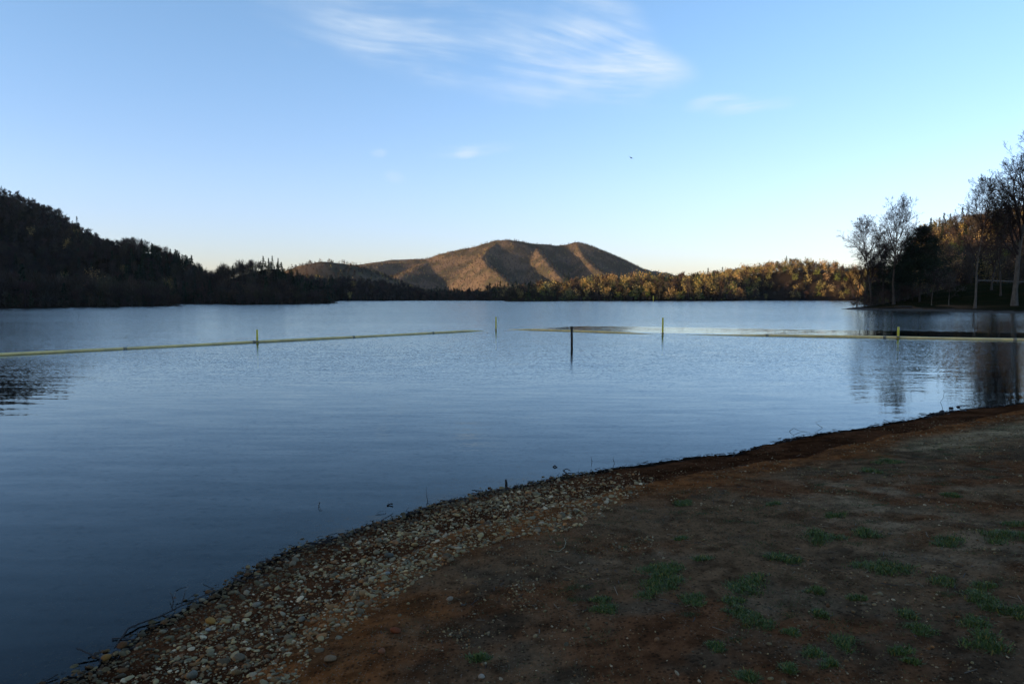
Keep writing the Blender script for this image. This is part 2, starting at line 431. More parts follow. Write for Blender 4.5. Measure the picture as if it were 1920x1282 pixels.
nzB = t.vm('SUBTRACT', t.noise(t.vm('MULTIPLY', pos, (0.5, 1.5, 1.0)), 2.6, 2, 0.5, 0.5, col=True), (0.5, 0.5, 0.5))
ax_, ay_, az2_ = t.sep(nzA)
# steep lee faces stay hidden at this low angle, so ripples show mostly their near faces
slA = t.comb(t.m('MULTIPLY', ax_, 0.25), t.m('MULTIPLY', t.m('ADD', t.m('MULTIPLY', t.m('ABSOLUTE', ay_), 0.45), t.m('MULTIPLY', t.m('POWER', t.m('ABSOLUTE', ay_), 2.0), 4.2)), -1.0), 0.0); slB = t.vm('MULTIPLY', nzB, (0.035, 0.055, 0.0))
sl1 = t.vm('SCALE', t.vm('ADD', slA, slB), sc=amp)
swell = t.vm('SUBTRACT', t.noise(t.vm('MULTIPLY', pos, (0.35, 1.6, 1.0)), 2.2, 2, 0.5, 0.5, col=True), (0.5, 0.5, 0.5))
sl2 = t.vm('MULTIPLY', swell, (0.015, 0.045, 0.0))
nrm = t.vm('NORMALIZE', t.vm('ADD', t.vm('ADD', sl1, sl2), (0, 0, 1)))
fr = t.n('ShaderNodeFresnel'); fr.inputs['IOR'].default_value = 1.19; t.put(fr.inputs['Normal'], nrm)
gl = t.n('ShaderNodeBsdfGlossy'); gl.inputs['Color'].default_value = (0.86, 0.96, 1.0, 1); gl.inputs['Roughness'].default_value = 0.03
t.put(gl.inputs['Normal'], nrm)
tr = t.n('ShaderNodeBsdfTransparent'); tr.inputs['Color'].default_value = (0.46, 0.46, 0.40, 1)
df = t.n('ShaderNodeBsdfDiffuse'); df.inputs['Color'].default_value = (0.003, 0.005, 0.007, 1)
deep = t.n('ShaderNodeMixShader'); deep.inputs[0].default_value = 0.10
t.nt.links.new(tr.outputs[0], deep.inputs[1]); t.nt.links.new(df.outputs[0], deep.inputs[2])
mx = t.n('ShaderNodeMixShader'); t.nt.links.new(fr.outputs[0], mx.inputs[0]); t.nt.links.new(deep.outputs[0], mx.inputs[1]); t.nt.links.new(gl.outputs[0], mx.inputs[2])
t.nt.links.new(mx.outputs[0], t.n('ShaderNodeOutputMaterial').inputs[0])
water = mesh_np('water', [(-300, -200, 0), (600, -200, 0), (600, 1000, 0), (-300, 1000, 0)], [(0, 1, 2, 3)], mw)
tag(water, kind='structure')


# ------------------------------------------------------------------ trees
def tubes(P0, P1, R0, R1, n=3):
    P0 = np.asarray(P0, float); P1 = np.asarray(P1, float); R0 = np.asarray(R0, float)[:, None, None]; R1 = np.asarray(R1, float)[:, None, None]
    D = P1 - P0; D /= np.maximum(np.linalg.norm(D, axis=1), 1e-9)[:, None]
    U = np.cross(D, np.where(np.abs(D[:, 2:3]) > .9, [[1., 0, 0]], [[0., 0, 1.]])); U /= np.linalg.norm(U, axis=1)[:, None]
    W = np.cross(D, U)
    a = np.arange(n) * 2 * np.pi / n
    ring = np.cos(a)[None, :, None] * U[:, None, :] + np.sin(a)[None, :, None] * W[:, None, :]
    V = np.concatenate([P0[:, None, :] + ring * R0, P1[:, None, :] + ring * R1], 1).reshape(-1, 3)
    base = np.arange(len(P0))[:, None] * 2 * n; k = np.arange(n)[None, :]
    Fq = np.stack([base + k, base + (k + 1) % n, base + n + (k + 1) % n, base + n + k], -1).reshape(-1, 4)
    return V, Fq


def grow(rng, H, trunk_r, fork=0.35, levels=4, counts=(16, 7, 5, 4), ratio=(0.42, 0.5, 0.5, 0.5), up=(0.5, 0.35, 0.2, 0.15), width=1.0, top=0.97, lean=(0, 0), rtw=0.030):
    """branch skeleton as a list of levels; each level = list of (p0, p1, r0, r1)"""
    lev = []
    k = 9; pts = [np.array([0., 0, -0.3])]; d = np.array([lean[0], lean[1], 1.0])
    for i in range(k):
        d = d + np.append(rng.normal(0, .05, 2), 0); dd = d / np.linalg.norm(d)
        pts.append(pts[-1] + dd * (H * top / k))
    rs = trunk_r * (1 - np.linspace(0, 1, k + 1) ** 0.9 * 0.93); rs[0] *= 1.35
    lev.append([(pts[i], pts[i + 1], rs[i], rs[i + 1]) for i in range(k)])
    parents = [(np.array(pts), rs, H)]
    for L in range(levels):
        segs = []; newp = []
        for P, rs_, Lp in parents:
            n = counts[L]
            n = max(2, int(n * rng.uniform(.75, 1.25)))
            for q in range(n):
                lo = fork if L == 0 else 0.18
                tt = lo + (1 - lo) * ((q + rng.uniform(.1, .9)) / n) ** (0.8 if L == 0 else 1.0)
                tt = min(tt, .995); f = tt * (len(P) - 1); i = int(f); base = P[i] + (P[i + 1] - P[i]) * (f - i)
                rb = rs_[i] + (rs_[i + 1] - rs_[i]) * (f - i)
                pd = P[i + 1] - P[i]; pd = pd / np.linalg.norm(pd)
                rv = rng.normal(0, 1, 3); rv -= pd * rv.dot(pd); rv /= np.linalg.norm(rv)
                ang = rng.uniform(.55, 1.05) if L else rng.uniform(.6, 1.0) * (1.25 - .6 * tt)
                dr = pd * math.cos(ang) + rv * math.sin(ang) * width
                if L == 0: ln = H * ratio[0] * (1.15 - .85 * abs(tt - (fork + .18)) / (1 - fork)) * rng.uniform(.75, 1.1)
                else: ln = Lp * ratio[L] * (1.15 - .6 * tt) * rng.uniform(.7, 1.25)
                kk = 5 if L == 0 else (4 if L == 1 else 2)
                r0 = min(rb * .75, ln * .022 + rtw * .6); r1 = max(rtw * .5, r0 * .22)
                pp = [base]; dd = dr / np.linalg.norm(dr)
                for s in range(kk):
                    dd = dd + np.array([0, 0, up[L]]) * (1.6 / kk) * .6 + rng.normal(0, .13, 3)
                    dd /= np.linalg.norm(dd); pp.append(pp[-1] + dd * ln / kk)
                rr_ = np.linspace(r0, r1, kk + 1)
                segs += [(pp[s], pp[s + 1], rr_[s], rr_[s + 1]) for s in range(kk)]
                newp.append((np.array(pp), rr_, ln))
        lev.append(segs); parents = newp
    return lev, parents


def lev_mesh(segs, n):
    return tubes([s[0] for s in segs], [s[1] for s in segs], [s[2] for s in segs], [s[3] for s in segs], n)


def joinm(parts):
    Vs, Fs, off = [], [], 0
    for V, F_ in parts:
        Vs.append(V); Fs.append(F_ + off); off += len(V)
    return np.concatenate(Vs), np.concatenate(Fs)


def bark_mat(name, c1, c2, rough=0.9):
    m_ = bpy.data.materials.new(name); m_.use_nodes = True; t = NT(m_.node_tree); bs = m_.node_tree.nodes['Principled BSDF']
    p = t.n('ShaderNodeTexCoord').outputs['Object']
    f = t.noise(t.vm('MULTIPLY', p, (3, 3, .6)), 2.0, 5, .65)
    t.put(bs.inputs['Base Color'], t.mix(t.ss(f, .35, .65), (*c1, 1), (*c2, 1)))
    bs.inputs['Roughness'].default_value = rough; bs.inputs['Specular IOR Level'].default_value = .15
    return m_


M_bark = bark_mat('bark_grey', (.05, .038, .03), (.085, .07, .056))
M_bark_pale = bark_mat('bark_pale', (.075, .062, .048), (.13, .11, .088))
M_twig = bark_mat('twigs', (.030, .020, .016), (.05, .034, .027))
M_pinebark = bark_mat('pine_bark', (.03, .024, .02), (.05, .04, .03))
M_leaf = attr_mat('leaf_clumps', 0.8, 0, 1, .2)


def slivers(rng, cen, dirs, ln, wd):
    """thin leaf or twig triangles starting at cen"""
    n = len(cen); dirs = dirs / np.linalg.norm(dirs, axis=1)[:, None]
    s = np.cross(dirs, rng.normal(0, 1, (n, 3))); s /= np.maximum(np.linalg.norm(s, axis=1), 1e-6)[:, None]
    V = np.stack([cen - s * wd[:, None] * .5, cen + s * wd[:, None] * .5, cen + dirs * ln[:, None]], 1).reshape(-1, 3)
    F_ = np.arange(3 * n).reshape(-1, 3)
    return V, F_


def hero_bare(seed, H, trunk_r, label, loc, bark=None, counts=(18, 7, 6, 5), buds=0.0, budcol=(.05, .06, .02), name='bare_tree', group=None, rz=0.0, **kw):
    rng = np.random.default_rng(seed)
    lev, tips = grow(rng, H * .9, trunk_r, counts=counts, **kw)
    e = empty(name, loc, rz); tag(e, label, 'tree', group)
    V, F_ = joinm([lev_mesh(lev[0], 9)])
    mesh_np('trunk', V, F_, bark or M_bark, e, smooth=True)
    V, F_ = joinm([lev_mesh(lev[1], 5)] + [lev_mesh(l, 3) for l in lev[2:]])
    mesh_np('crown', V, F_, M_twig, e, smooth=False)
    if buds > 0:
        ends = np.array([t_[0][-1] for t_ in tips]); ends = ends[rng.random(len(ends)) < buds]
        n = len(ends); V, F_ = slivers(rng, ends + rng.normal(0, .12, (n, 3)), rng.normal(0, 1, (n, 3)), rng.uniform(.08, .2, n), rng.uniform(.06, .14, n))
        tag(mesh_np('buds', V, F_, M_leaf, e, col=np.repeat(np.array(budcol)[None] * rng.uniform(.6, 1.5, (n, 1)), 3, 0)), kind='stuff')
    return e


def pine_parts(rng, H, width, nlayer, per, needles, start=.18, irregular=.3, nl=.5, nw=.07, topw=.15, col=(.014, .024, .012)):
    segs = []; cen = []
    for i in range(nlayer):
        f = (i + rng.uniform(0, .8)) / nlayer; z = H * (start + (1 - start) * f)
        wr = width * (math.sin(min(1, (1 - f) * 1.25) * math.pi / 2) * (1 - topw) + topw) * rng.uniform(1 - irregular, 1 + irregular)
        for k in range(per):
            a = rng.uniform(0, 2 * math.pi); w_ = wr * rng.uniform(.6, 1.05)
            p0 = np.array([0, 0, z]); p1 = np.array([math.cos(a) * w_, math.sin(a) * w_, z + w_ * rng.uniform(-.05, .35)])
            p1[2] = min(p1[2], H)
            segs.append((p0, p1, .05, .012))
            for q in range(max(2, int(w_ / .8))):
                s = 1 - .7 * q / max(2, int(w_ / .8)); cen.append(p0 + (p1 - p0) * s + rng.normal(0, .12, 3))
    cen = np.array(cen); m_ = needles
    cc = np.repeat(cen, m_, 0); n = len(cc)
    off = rng.normal(0, 1, (n, 3)) * np.array([.42, .42, .24]) * (width / 4.0)
    dirs = off + np.array([0, 0, .25]) + rng.normal(0, .3, (n, 3))
    V, F_ = slivers(rng, cc + off, dirs, rng.uniform(.6, 1.2, n) * nl, rng.uniform(.6, 1.3, n) * nw)
    cv = np.array(col)[None] * np.repeat(rng.uniform(.6, 1.5, (len(cen), 1)), m_, 0) * rng.uniform(.7, 1.3, (n, 1))
    return segs, (V, F_, np.repeat(cv, 3, 0))


def hero_pine(seed, H, width, label, loc, name='pine_tree', tr=.22, **kw):
    rng = np.random.default_rng(seed)
    segs, (V, F_, cv) = pine_parts(rng, H, width, kw.pop('nlayer', 14), kw.pop('per', 7), kw.pop('needles', 60), **kw)
    e = empty(name, loc); tag(e, label, 'tree')
    tz = np.linspace(-.3, H * .97, 8); tp = [np.array([rng.normal(0, .05), rng.normal(0, .05), z]) for z in tz]
    tseg = [(tp[i], tp[i + 1], tr * (1 - i / 8.5), tr * (1 - (i + 1) / 8.5)) for i in range(7)]
    V2, F2 = joinm([lev_mesh(tseg, 8), lev_mesh(segs, 4)])
    mesh_np('trunk', V2, F2, M_pinebark, e, smooth=True)
    mesh_np('crown', V, F_, M_leaf, e, col=cv)
    return e


def gz(px, Y):
    p = at(px, 560, Y); return Vector((p.x, Y, H1(p.x, Y)))


def hgt(py, Y, z): return at(960, py, Y).z - z


GP = 'tall trees on the grassy point at right'
q = gz(1634, 165); hero_bare(21, hgt(402, 165, q.z), .26, 'bare spreading tree at the lake end of the wooded point', q, fork=.28, ratio=(.36, .5, .5, .5), group=GP, counts=(22, 8, 6, 5))
q = gz(1676, 158); hero_bare(22, hgt(377, 158, q.z), .28, 'tall bare tree with a rounded fan-shaped crown beside the dark pine', q, fork=.36, ratio=(.40, .5, .5, .5), up=(.9, .5, .3, .2), group=GP, counts=(22, 9, 6, 5))
q = gz(1607, 172); hero_bare(23, hgt(462, 172, q.z), .16, 'low bare tree leaning out at the very tip of the point', q, fork=.2, ratio=(.42, .5, .5, .5), group=GP, counts=(14, 6, 5, 4))
q = gz(1828, 122); hero_bare(24, hgt(335, 122, q.z), .20, 'slim bare tree with a pale straight trunk left of the biggest tree', q, bark=M_bark_pale, fork=.40, ratio=(.34, .55, .5, .5), group=GP, counts=(30, 9, 6, 5), buds=.3)
q = gz(1902, 124); hero_bare(25, hgt(252, 124, q.z), .46, 'biggest bare tree, at the right edge of the picture, with a thick pale trunk', q, bark=M_bark_pale, fork=.30, ratio=(.34, .5, .5, .5), up=(.8, .4, .3, .2), group=GP, counts=(34, 10, 7, 5), rtw=.034, buds=.2, budcol=(.05, .035, .03))
q = gz(1955, 150); hero_bare(26, hgt(330, 150, q.z), .30, 'bare tree rising behind the biggest tree at the right edge', q, fork=.3, group=GP, counts=(18, 8, 6, 4))
q = gz(1858, 165); hero_bare(27, hgt(400, 165, q.z), .22, 'bare tree standing between the slim tree and the biggest tree', q, fork=.25, group=GP, counts=(16, 7, 6, 4), buds=.4)
for k, (px, Y, top, lab) in enumerate([(1656, 172, 432, 'bare tree crowded between the spreading tree and the fan-shaped tree'), (1702, 176, 418, 'bare tree half hidden behind the left side of the dark pine'), (1621, 168, 470, 'short bare tree under the spreading tree at the tip'),
        (1876, 150, 372, 'dark bare tree close behind the biggest tree')]):
    q = gz(px, Y); hero_bare(51 + k, hgt(top, Y, q.z), .18, lab, q, fork=.2, ratio=(.42, .5, .5, .5), group=GP, counts=(18, 7, 6, 4), buds=.2, budcol=(.04, .035, .02))
for k, (px, Y, top, lab) in enumerate([(1747, 135, 505, 'small pale bare tree below the dark pine, the left one of a pair'), (1779, 133, 512, 'small pale bare tree below the dark pine, the right one of a pair')]):
    q = gz(px, Y); hero_bare(31 + k, hgt(top, Y, q.z), .09, lab, q, bark=M_bark_pale, fork=.22, ratio=(.55, .5, .5, .5), up=(.15, .1, .1, .1), width=1.3, name='small_bare_tree', counts=(13, 6, 5, 4), buds=.5, budcol=(.09, .085, .075))
q = gz(1724, 158); hero_pine(41, hgt(428, 158, q.z), 5.2, 'large dark evergreen pine with a broad ragged crown on the point', q, nlayer=13, per=8, needles=70, start=.22, irregular=.35, nl=.55, nw=.09)
q = gz(1657, 175); hero_pine(42, hgt(458, 175, q.z), 4.2, 'smaller dark evergreen behind the round-crowned bare tree', q, nlayer=17, per=5, needles=50, start=.10, irregular=.3, nl=.5, nw=.09, col=(.022, .03, .014))
q = gz(1690, 180); hero_pine(43, hgt(476, 180, q.z), 3.6, 'short olive evergreen filling the gap left of the large dark pine', q, nlayer=10, per=7, needles=50, start=.08, nl=.5, nw=.09, col=(.026, .032, .014))

# forest prototypes ---------------------------------------------------------------
def proto(seed, kind, H, det):
    """returns V, F(tri), base colour per vertex, class per face"""
    rng = np.random.default_rng(seed)
    if kind == 'conifer':
        n = int(230 * det); f = rng.random(n) ** .8; z = H * (.12 + .88 * f)
        r = H * .17 * (1 - f) ** .8 * rng.uniform(.5, 1.1, n) * (0.75 + .35 * np.sin(z * 4.0)); a = rng.uniform(0, 2 * np.pi, n)
        cen = np.stack([np.cos(a) * r * .5, np.sin(a) * r * .5, z], 1)
        dirs = np.stack([np.cos(a), np.sin(a), rng.uniform(-.5, .35, n)], 1)
        V, F_ = slivers(rng, cen, dirs, (r * .8 + .5), np.full(n, .5 / det ** .5) * rng.uniform(.6, 1.3, n))
        col = np.repeat(np.array([[.018, .028, .014]]) * rng.uniform(.5, 1.6, (n, 1)), 3, 0)
    else:
        # crown made of several clumps, with thin upright twigs; leafy kinds get broader blades
        nc = 9; cc = []
        for i in range(nc):
            a = rng.uniform(0, 2 * np.pi); rr_ = H * .2 * rng.uniform(0, 1) ** .6
            cc.append([math.cos(a) * rr_, math.sin(a) * rr_, H * rng.uniform({1.0: .28, .45: .14, .16: .06}[det], .86)])
        cc = np.array(cc); n = int((430 if kind == 'bare' else 360) * det)
        ci = rng.integers(0, nc, n); off = rng.normal(0, 1, (n, 3)) * np.array([.085, .085, .085]) * H
        cen = cc[ci] + off; cen[:, 2] = np.clip(cen[:, 2], H * (.12 if det == 1.0 else .03), H)
        if kind == 'bare':
            dirs = off * .5 + np.array([0, 0, .09 * H]) + (cen - np.array([0, 0, H * .4])) * .15
            V, F_ = slivers(rng, cen - dirs * .5, dirs, rng.uniform(.08, .16, n) * H, np.full(n, {1.0: .13, .45: .34, .16: .95}[det]) * rng.uniform(.6, 1.4, n))
            col = np.repeat(np.array([[.056, .039, .028]]) * rng.uniform(.6, 1.4, (n, 1)), 3, 0)
        else:
            dirs = rng.normal(0, 1, (n, 3))
            V, F_ = slivers(rng, cen, dirs, rng.uniform(.3, .7, n) / det ** .55, rng.uniform(.2, .5, n) / det ** .55)
            cb = np.array({'bud': (.24, .175, .065), 'green': (.13, .14, .035)}[kind])
            col = np.repeat(cb[None] * rng.uniform(.55, 1.5, (n, 1)), 3, 0)
    parts = [(V, F_)]; cols = [col]
    # trunk and limbs
    if det > .5 or kind == 'bare' and det > .25:
        tp = [np.array([0, 0, -1.0]), np.array([rng.normal(0, .15), rng.normal(0, .15), H * .5]), np.array([rng.normal(0, .3), rng.normal(0, .3), H * .93])]
        segs = [(tp[0], tp[1], .17, .11), (tp[1], tp[2], .11, .03)]
        if kind != 'conifer':
            for c_ in cc: segs.append((np.array([0, 0, H * rng.uniform(.28, .55)]), c_, .07, .03))
        Vt, Ft = lev_mesh(segs, 3); Ft = np.concatenate([Ft[:, :3], Ft[:, [0, 2, 3]]])
        parts.append((Vt, Ft)); cols.append(np.repeat(np.array([[.055, .045, .036]]), len(Vt), 0))
    V, F_ = joinm(parts)
    return V, F_, np.concatenate(cols)


KINDS = ['bare', 'bare', 'bare', 'bud', 'green', 'conifer']
PROT = {}
for det in (1.0, .45, .16):
    PROT[det] = [proto(100 + 7 * i + int(det * 50), k, 11.0 if k != 'conifer' else 12.0, det) for i, k in enumerate(KINDS)]

# horizon profile of the bare land, used to leave out trees hidden deep behind ridges
elev = (GH - CAM_H) / np.maximum(GX * 0 + R_, 1)
cum = np.maximum.accumulate(np.where(R_ > 60, elev, -1), axis=1)


def hid(x, y, top):
    a = np.degrees(np.arctan2(x, y)); r = np.hypot(x, y)
    ia = np.clip(np.searchsorted(angs, a), 0, na - 1); ir = np.clip(np.searchsorted(radi, r * .985) - 1, 0, nr - 1)
    return (top - CAM_H) / r < cum[ia, ir] - .0015


def jgrid(x0, x1, y0, y1, s, rng):
    gx, gy = np.meshgrid(np.arange(x0, x1, s), np.arange(y0, y1, s))
    return (gx + rng.uniform(-.5, .5, gx.shape) * s).ravel(), (gy + rng.uniform(-.5, .5, gy.shape) * s).ravel()


pts = []
rng = np.random.default_rng(5)
for (y0, y1, s, det) in ((120, 470, 4.7, 1.0), (470, 830, 5.8, .45), (830, 2300, 7.5, .16), (2300, 3200, 16, .16)):
    x, y = jgrid(-.82 * y1, .82 * y1, y0, y1, s, rng)
    k = np.abs(x / y) < .80; x, y = x[k], y[k]
    h, d = height(x, y, False)
    k = (d > 0.8) & (h > .05)
    k &= ~((x > 50) & (y < 178) & (y < 190 - .0 * x))                 # the lawn of the near point
    k &= ~((x > 90) & (np.abs(y - 186) < 14) & (x < 150))
    x, y, h, d = x[k], y[k], h[k], d[k]
    k = ~hid(x, y, h + 13); x, y, h, d = x[k], y[k], h[k], d[k]
    nn = fbm(x, y, .016, 3, 77); u = rng.random(len(x))
    kind = np.where(u < .30, 0, np.where(u < .55, 1, np.where(u < .75, 2, np.where(u < .89, 3, np.where(u < .95, 4, 5)))))
    kind = np.where((nn > .60) & (rng.random(len(x)) < np.where(y > 800, .12, .5)), 5, kind); kind = np.where((y > 800) & (kind == 5) & (rng.random(len(x)) < .6), 0, kind)
    # the sunlit shore wood is coming into leaf
    shorew = (x > 20) & (y > 480) & (y < 760) & (x < 330)
    kind = np.where(shorew & (rng.random(len(x)) < .55), rng.choice([3, 3, 3, 0, 4], len(x)), kind)
    knoll = (y > 300) & (y < 400) & (x / y < -.25) & (x / y > -.345); kind = np.where(knoll & (rng.random(len(x)) < .6), 5, kind)
    kind = np.where((x < -20) & (y < 800) & (kind > 2) & (kind < 5) & (rng.random(len(x)) < .93), rng.integers(0, 3, len(x)), kind)
    sc = rng.uniform(.7, 1.15, len(x)) * np.where(y > 800, .52, 1.0) * np.where((x < -20) & (y < 800), .78, 1.0) * np.where(d < 8, .85, 1.0)
    sc = np.where(knoll, sc * .72, sc)
    pts.append(np.stack([x, y, h - np.where(y > 800, 1.4, .9), d, kind, sc, np.full(len(x), det), rng.uniform(0, 6.28, len(x))], 1))
# low brush leaning over the far waterline
x, y = jgrid(-330, 330, 120, 640, 2.6, rng); k = np.abs(x / y) < .8; x, y = x[k], y[k]; h, d = height(x, y, False)
k = (d > 0.1) & (d < 5.5) & ~((x > 50) & (y < 190)); x, y, h, d = x[k], y[k], h[k], d[k]
pts.append(np.stack([x, y, h - .3, d + 20, np.where(x < 0, rng.choice([0, 1, 2, 5], len(x)), rng.choice([0, 1, 2, 4], len(x))), rng.uniform(.16, .38, len(x)), np.full(len(x), .45), rng.uniform(0, 6.28, len(x))], 1))
P = np.concatenate(pts)
print('FOREST', [len(p) for p in pts])

# trees that show singly: the largest and those standing on the skyline or at the water's edge
topang = (P[:, 2] + 11.5 * P[:, 5] - CAM_H) / np.hypot(P[:, 0], P[:, 1])
azb = np.round(np.arctan2(P[:, 0], P[:, 1]) / .006).astype(int)
sky_best = np.zeros(len(P), bool)
for b in np.unique(azb):
    ix = np.where(azb == b)[0]; sky_best[ix[np.argmax(topang[ix])]] = True
size = P[:, 5] * 11.5 / P[:, 1]
score = size + np.where(sky_best & (P[:, 1] < 1000), .05, 0) + np.where((P[:, 3] < 9), .012, 0)
score[(P[:, 1] > 1000) | (np.abs(P[:, 0] / P[:, 1]) > .70)] = -1
single = np.zeros(len(P), bool); single[np.argsort(-score)[:230]] = True


def scatter_mesh(name, S, mat=M_leaf):
    Vs, Fs, Cs, off = [], [], [], 0
    r2 = np.random.default_rng(3)
    for det in np.unique(S[:, 6]):
        for k in range(len(KINDS)):
            Q = S[(S[:, 6] == det) & (S[:, 4] == k)]
            if not len(Q): continue
            V, F_, cc = PROT[det][k]
            c, s = np.cos(Q[:, 7]), np.sin(Q[:, 7]); sc = Q[:, 5]
            xx = (V[None, :, 0] * c[:, None] - V[None, :, 1] * s[:, None]) * sc[:, None] + Q[:, 0:1]
            yy = (V[None, :, 0] * s[:, None] + V[None, :, 1] * c[:, None]) * sc[:, None] + Q[:, 1:2]
            zz = V[None, :, 2] * (sc * r2.uniform(.85, 1.2, len(Q)))[:, None] + Q[:, 2:3]
            Vs.append(np.stack([xx, yy, zz], -1).reshape(-1, 3).astype(np.float32))
            Fs.append((F_[None] + (np.arange(len(Q)) * len(V))[:, None, None] + off).reshape(-1, 3)); off += len(Q) * len(V)
            tint = np.stack([r2.uniform(.85, 1.15, len(Q)), r2.uniform(.9, 1.12, len(Q)), r2.uniform(.75, 1.15, len(Q))], 1) * r2.uniform(.65, 1.25, (len(Q), 1))
            Cs.append((cc[None] * tint[:, None, :]).reshape(-1, 3).astype(np.float32))
    o = mesh_np(name, np.concatenate(Vs), np.concatenate(Fs), mat, col=np.concatenate(Cs))
    print(name, sum(len(f) for f in Fs)); return o


rest = P[~single]
regions = [
    ('forest', (rest[:, 1] < 470) & (rest[:, 0] < 0), 'dark mixed forest covering the shaded hill on the left shore'),
    ('forest', (rest[:, 1] >= 470) & (rest[:, 1] < 1050) & (rest[:, 0] < 0), 'dark low forest between the left hill and the mountain'),
    ('forest', (rest[:, 1] < 1050) & (rest[:, 0] >= 0) & (rest[:, 0] / rest[:, 1] < .45), 'sunlit budding wood along the far shore right of the mountain'),
    ('forest', (rest[:, 1] < 1050) & (rest[:, 0] >= 0) & (rest[:, 0] / rest[:, 1] >= .45), 'brown wood on the slope behind the point at right'),
    ('forest', (rest[:, 1] >= 1050), 'leafless woods covering the distant brown mountain'),
]
for nm, msk, lab in regions:
    tag(scatter_mesh(nm, rest[msk]), lab, 'forest', kind='stuff')

pm_cache = {}
def single_mesh(k, det, tint):
    key = (k, det, tint)
    if key not in pm_cache:
        V, F_, cc = PROT[det][k]; r2 = np.random.default_rng(k * 10 + tint)
        tt = r2.uniform(.85, 1.15, 3) * r2.uniform(.75, 1.15)
        o = mesh_np('tree', V, F_, M_leaf, col=cc * tt[None], link=False); pm_cache[key] = o.data
    return pm_cache[key]


KN = {'bare': 'bare_tree', 'bud': 'budding_tree', 'green': 'leafy_tree', 'conifer': 'conifer_tree'}
KD = {'bare': 'bare brown tree', 'bud': 'tree in pale new bud', 'green': 'fresh green tree', 'conifer': 'dark conifer'}
for i in np.where(single)[0]:
    x, y, h, d, k, sc, det, rz = P[i]; k = int(k); kd = KINDS[k]; u = x / y
    if u < -.27: reg, place = 'left hill', ('on the skyline of the dark hill on the left' if sky_best[i] else 'at the foot of the dark hill on the left')
    elif u < -.02: reg, place = 'low middle hills', ('on the skyline left of the mountain' if sky_best[i] else 'on the dark shore left of the mountain')
    elif u < .45: reg, place = 'far shore', ('on the skyline of the sunlit far shore' if sky_best[i] else 'by the water on the sunlit far shore')
    else: reg, place = 'slope behind the point', ('on the skyline above the point at right' if sky_best[i] else 'on the slope behind the point at right')
    o = bpy.data.objects.new(KN[kd], single_mesh(k, det, i % 3)); C.objects.link(o)
    o.location = (x, y, h); o.rotation_euler = (0, 0, rz); o.scale = (sc, sc, sc * (1.0 + .12 * math.sin(i)))
    tag(o, KD[kd] + ' ' + place, 'tree', '%ss %s' % (KD[kd], place))


for i, (px, Y, sc) in enumerate([(1600, 158, .24), (1611, 163, .3), (1622, 160, .34), (1634, 158, .3), (1645, 166, .4), (1657, 163, .36), (1668, 170, .42), (1684, 166, .34), (1697, 172, .45), (1712, 170, .38), (1738, 172, .42), (1757, 176, .4)]):
    q = gz(px, Y); o = bpy.data.objects.new('shrub', single_mesh(i % 3, 1.0, i % 3)); C.objects.link(o); o.location = (q.x, q.y, q.z - .5); o.scale = (sc * 1.2, sc * 1.2, sc); o.rotation_euler = (0, 0, i * 1.3)
    tag(o, 'leafless brown shrub under the trees near the tip of the point', 'shrub', 'leafless shrubs under the trees of the point')

# ------------------------------------------------------------------ swimming area boom and posts
def simple_mat(name, c, rough=.5, var=.25, scale=3.0, spec=.4, c2=None):
    m_ = bpy.data.materials.new(name); m_.use_nodes = True; t = NT(m_.node_tree); bs = m_.node_tree.nodes['Principled BSDF']
    p = t.n('ShaderNodeTexCoord').outputs['Object']
    f = t.noise(p, scale, 5, .6)
    c2 = c2 or tuple(v * (1 - var) for v in c)
    t.put(bs.inputs['Base Color'], t.mix(t.ss(f, .35, .65), (*c, 1), (*c2, 1)))
    bs.inputs['Roughness'].default_value = rough; bs.inputs['Specular IOR Level'].default_value = spec
    return m_


M_boom = simple_mat('boom_plastic', (.88, .62, .22), .35, c2=(.66, .48, .20), scale=1.5)
M_boomd = simple_mat('boom_joint', (.30, .24, .14), .5)
M_yel = simple_mat('post_yellow', (.75, .62, .05), .4, c2=(.6, .5, .05), scale=4)
M_wood = simple_mat('post_dark_wood', (.020, .016, .012), .8, c2=(.045, .034, .025), scale=6, spec=.2)


def sweep(path, radii_, n=12):
    path = [Vector(p) for p in path]; V = []; F_ = []
    for i, p in enumerate(path):
        d = (path[min(i + 1, len(path) - 1)] - path[max(i - 1, 0)]).normalized()
        u = d.cross(Vector((0, 0, 1)) if abs(d.z) < .9 else Vector((1, 0, 0))).normalized(); w_ = d.cross(u)
        for k in range(n):
            a = 2 * math.pi * k / n; V.append(p + (u * math.cos(a) + w_ * math.sin(a)) * radii_[i])
    for i in range(len(path) - 1):
        for k in range(n): F_.append((i * n + k, i * n + (k + 1) % n, (i + 1) * n + (k + 1) % n, (i + 1) * n + k))
    c0 = len(V); V.append(path[0]); V.append(path[-1])
    for k in range(n):
        F_.append((c0, (k + 1) % n, k, k)); e_ = (len(path) - 1) * n; F_.append((c0 + 1, e_ + k, e_ + (k + 1) % n, e_ + (k + 1) % n))
    return V, F_


def py_mesh(name, V, F_, mat, parent=None, smooth=True):
    me = bpy.data.meshes.new(name); F2 = []
    for f in F_:
        g = []
        for i in f:
            if i not in g: g.append(i)
        F2.append(g)
    me.from_pydata([tuple(v) for v in V], [], F2); me.materials.append(mat)
    me.polygons.foreach_set('use_smooth', [smooth] * len(F2)); me.update()
    o = bpy.data.objects.new(name, me); C.objects.link(o)
    if parent: o.parent = parent
    return o


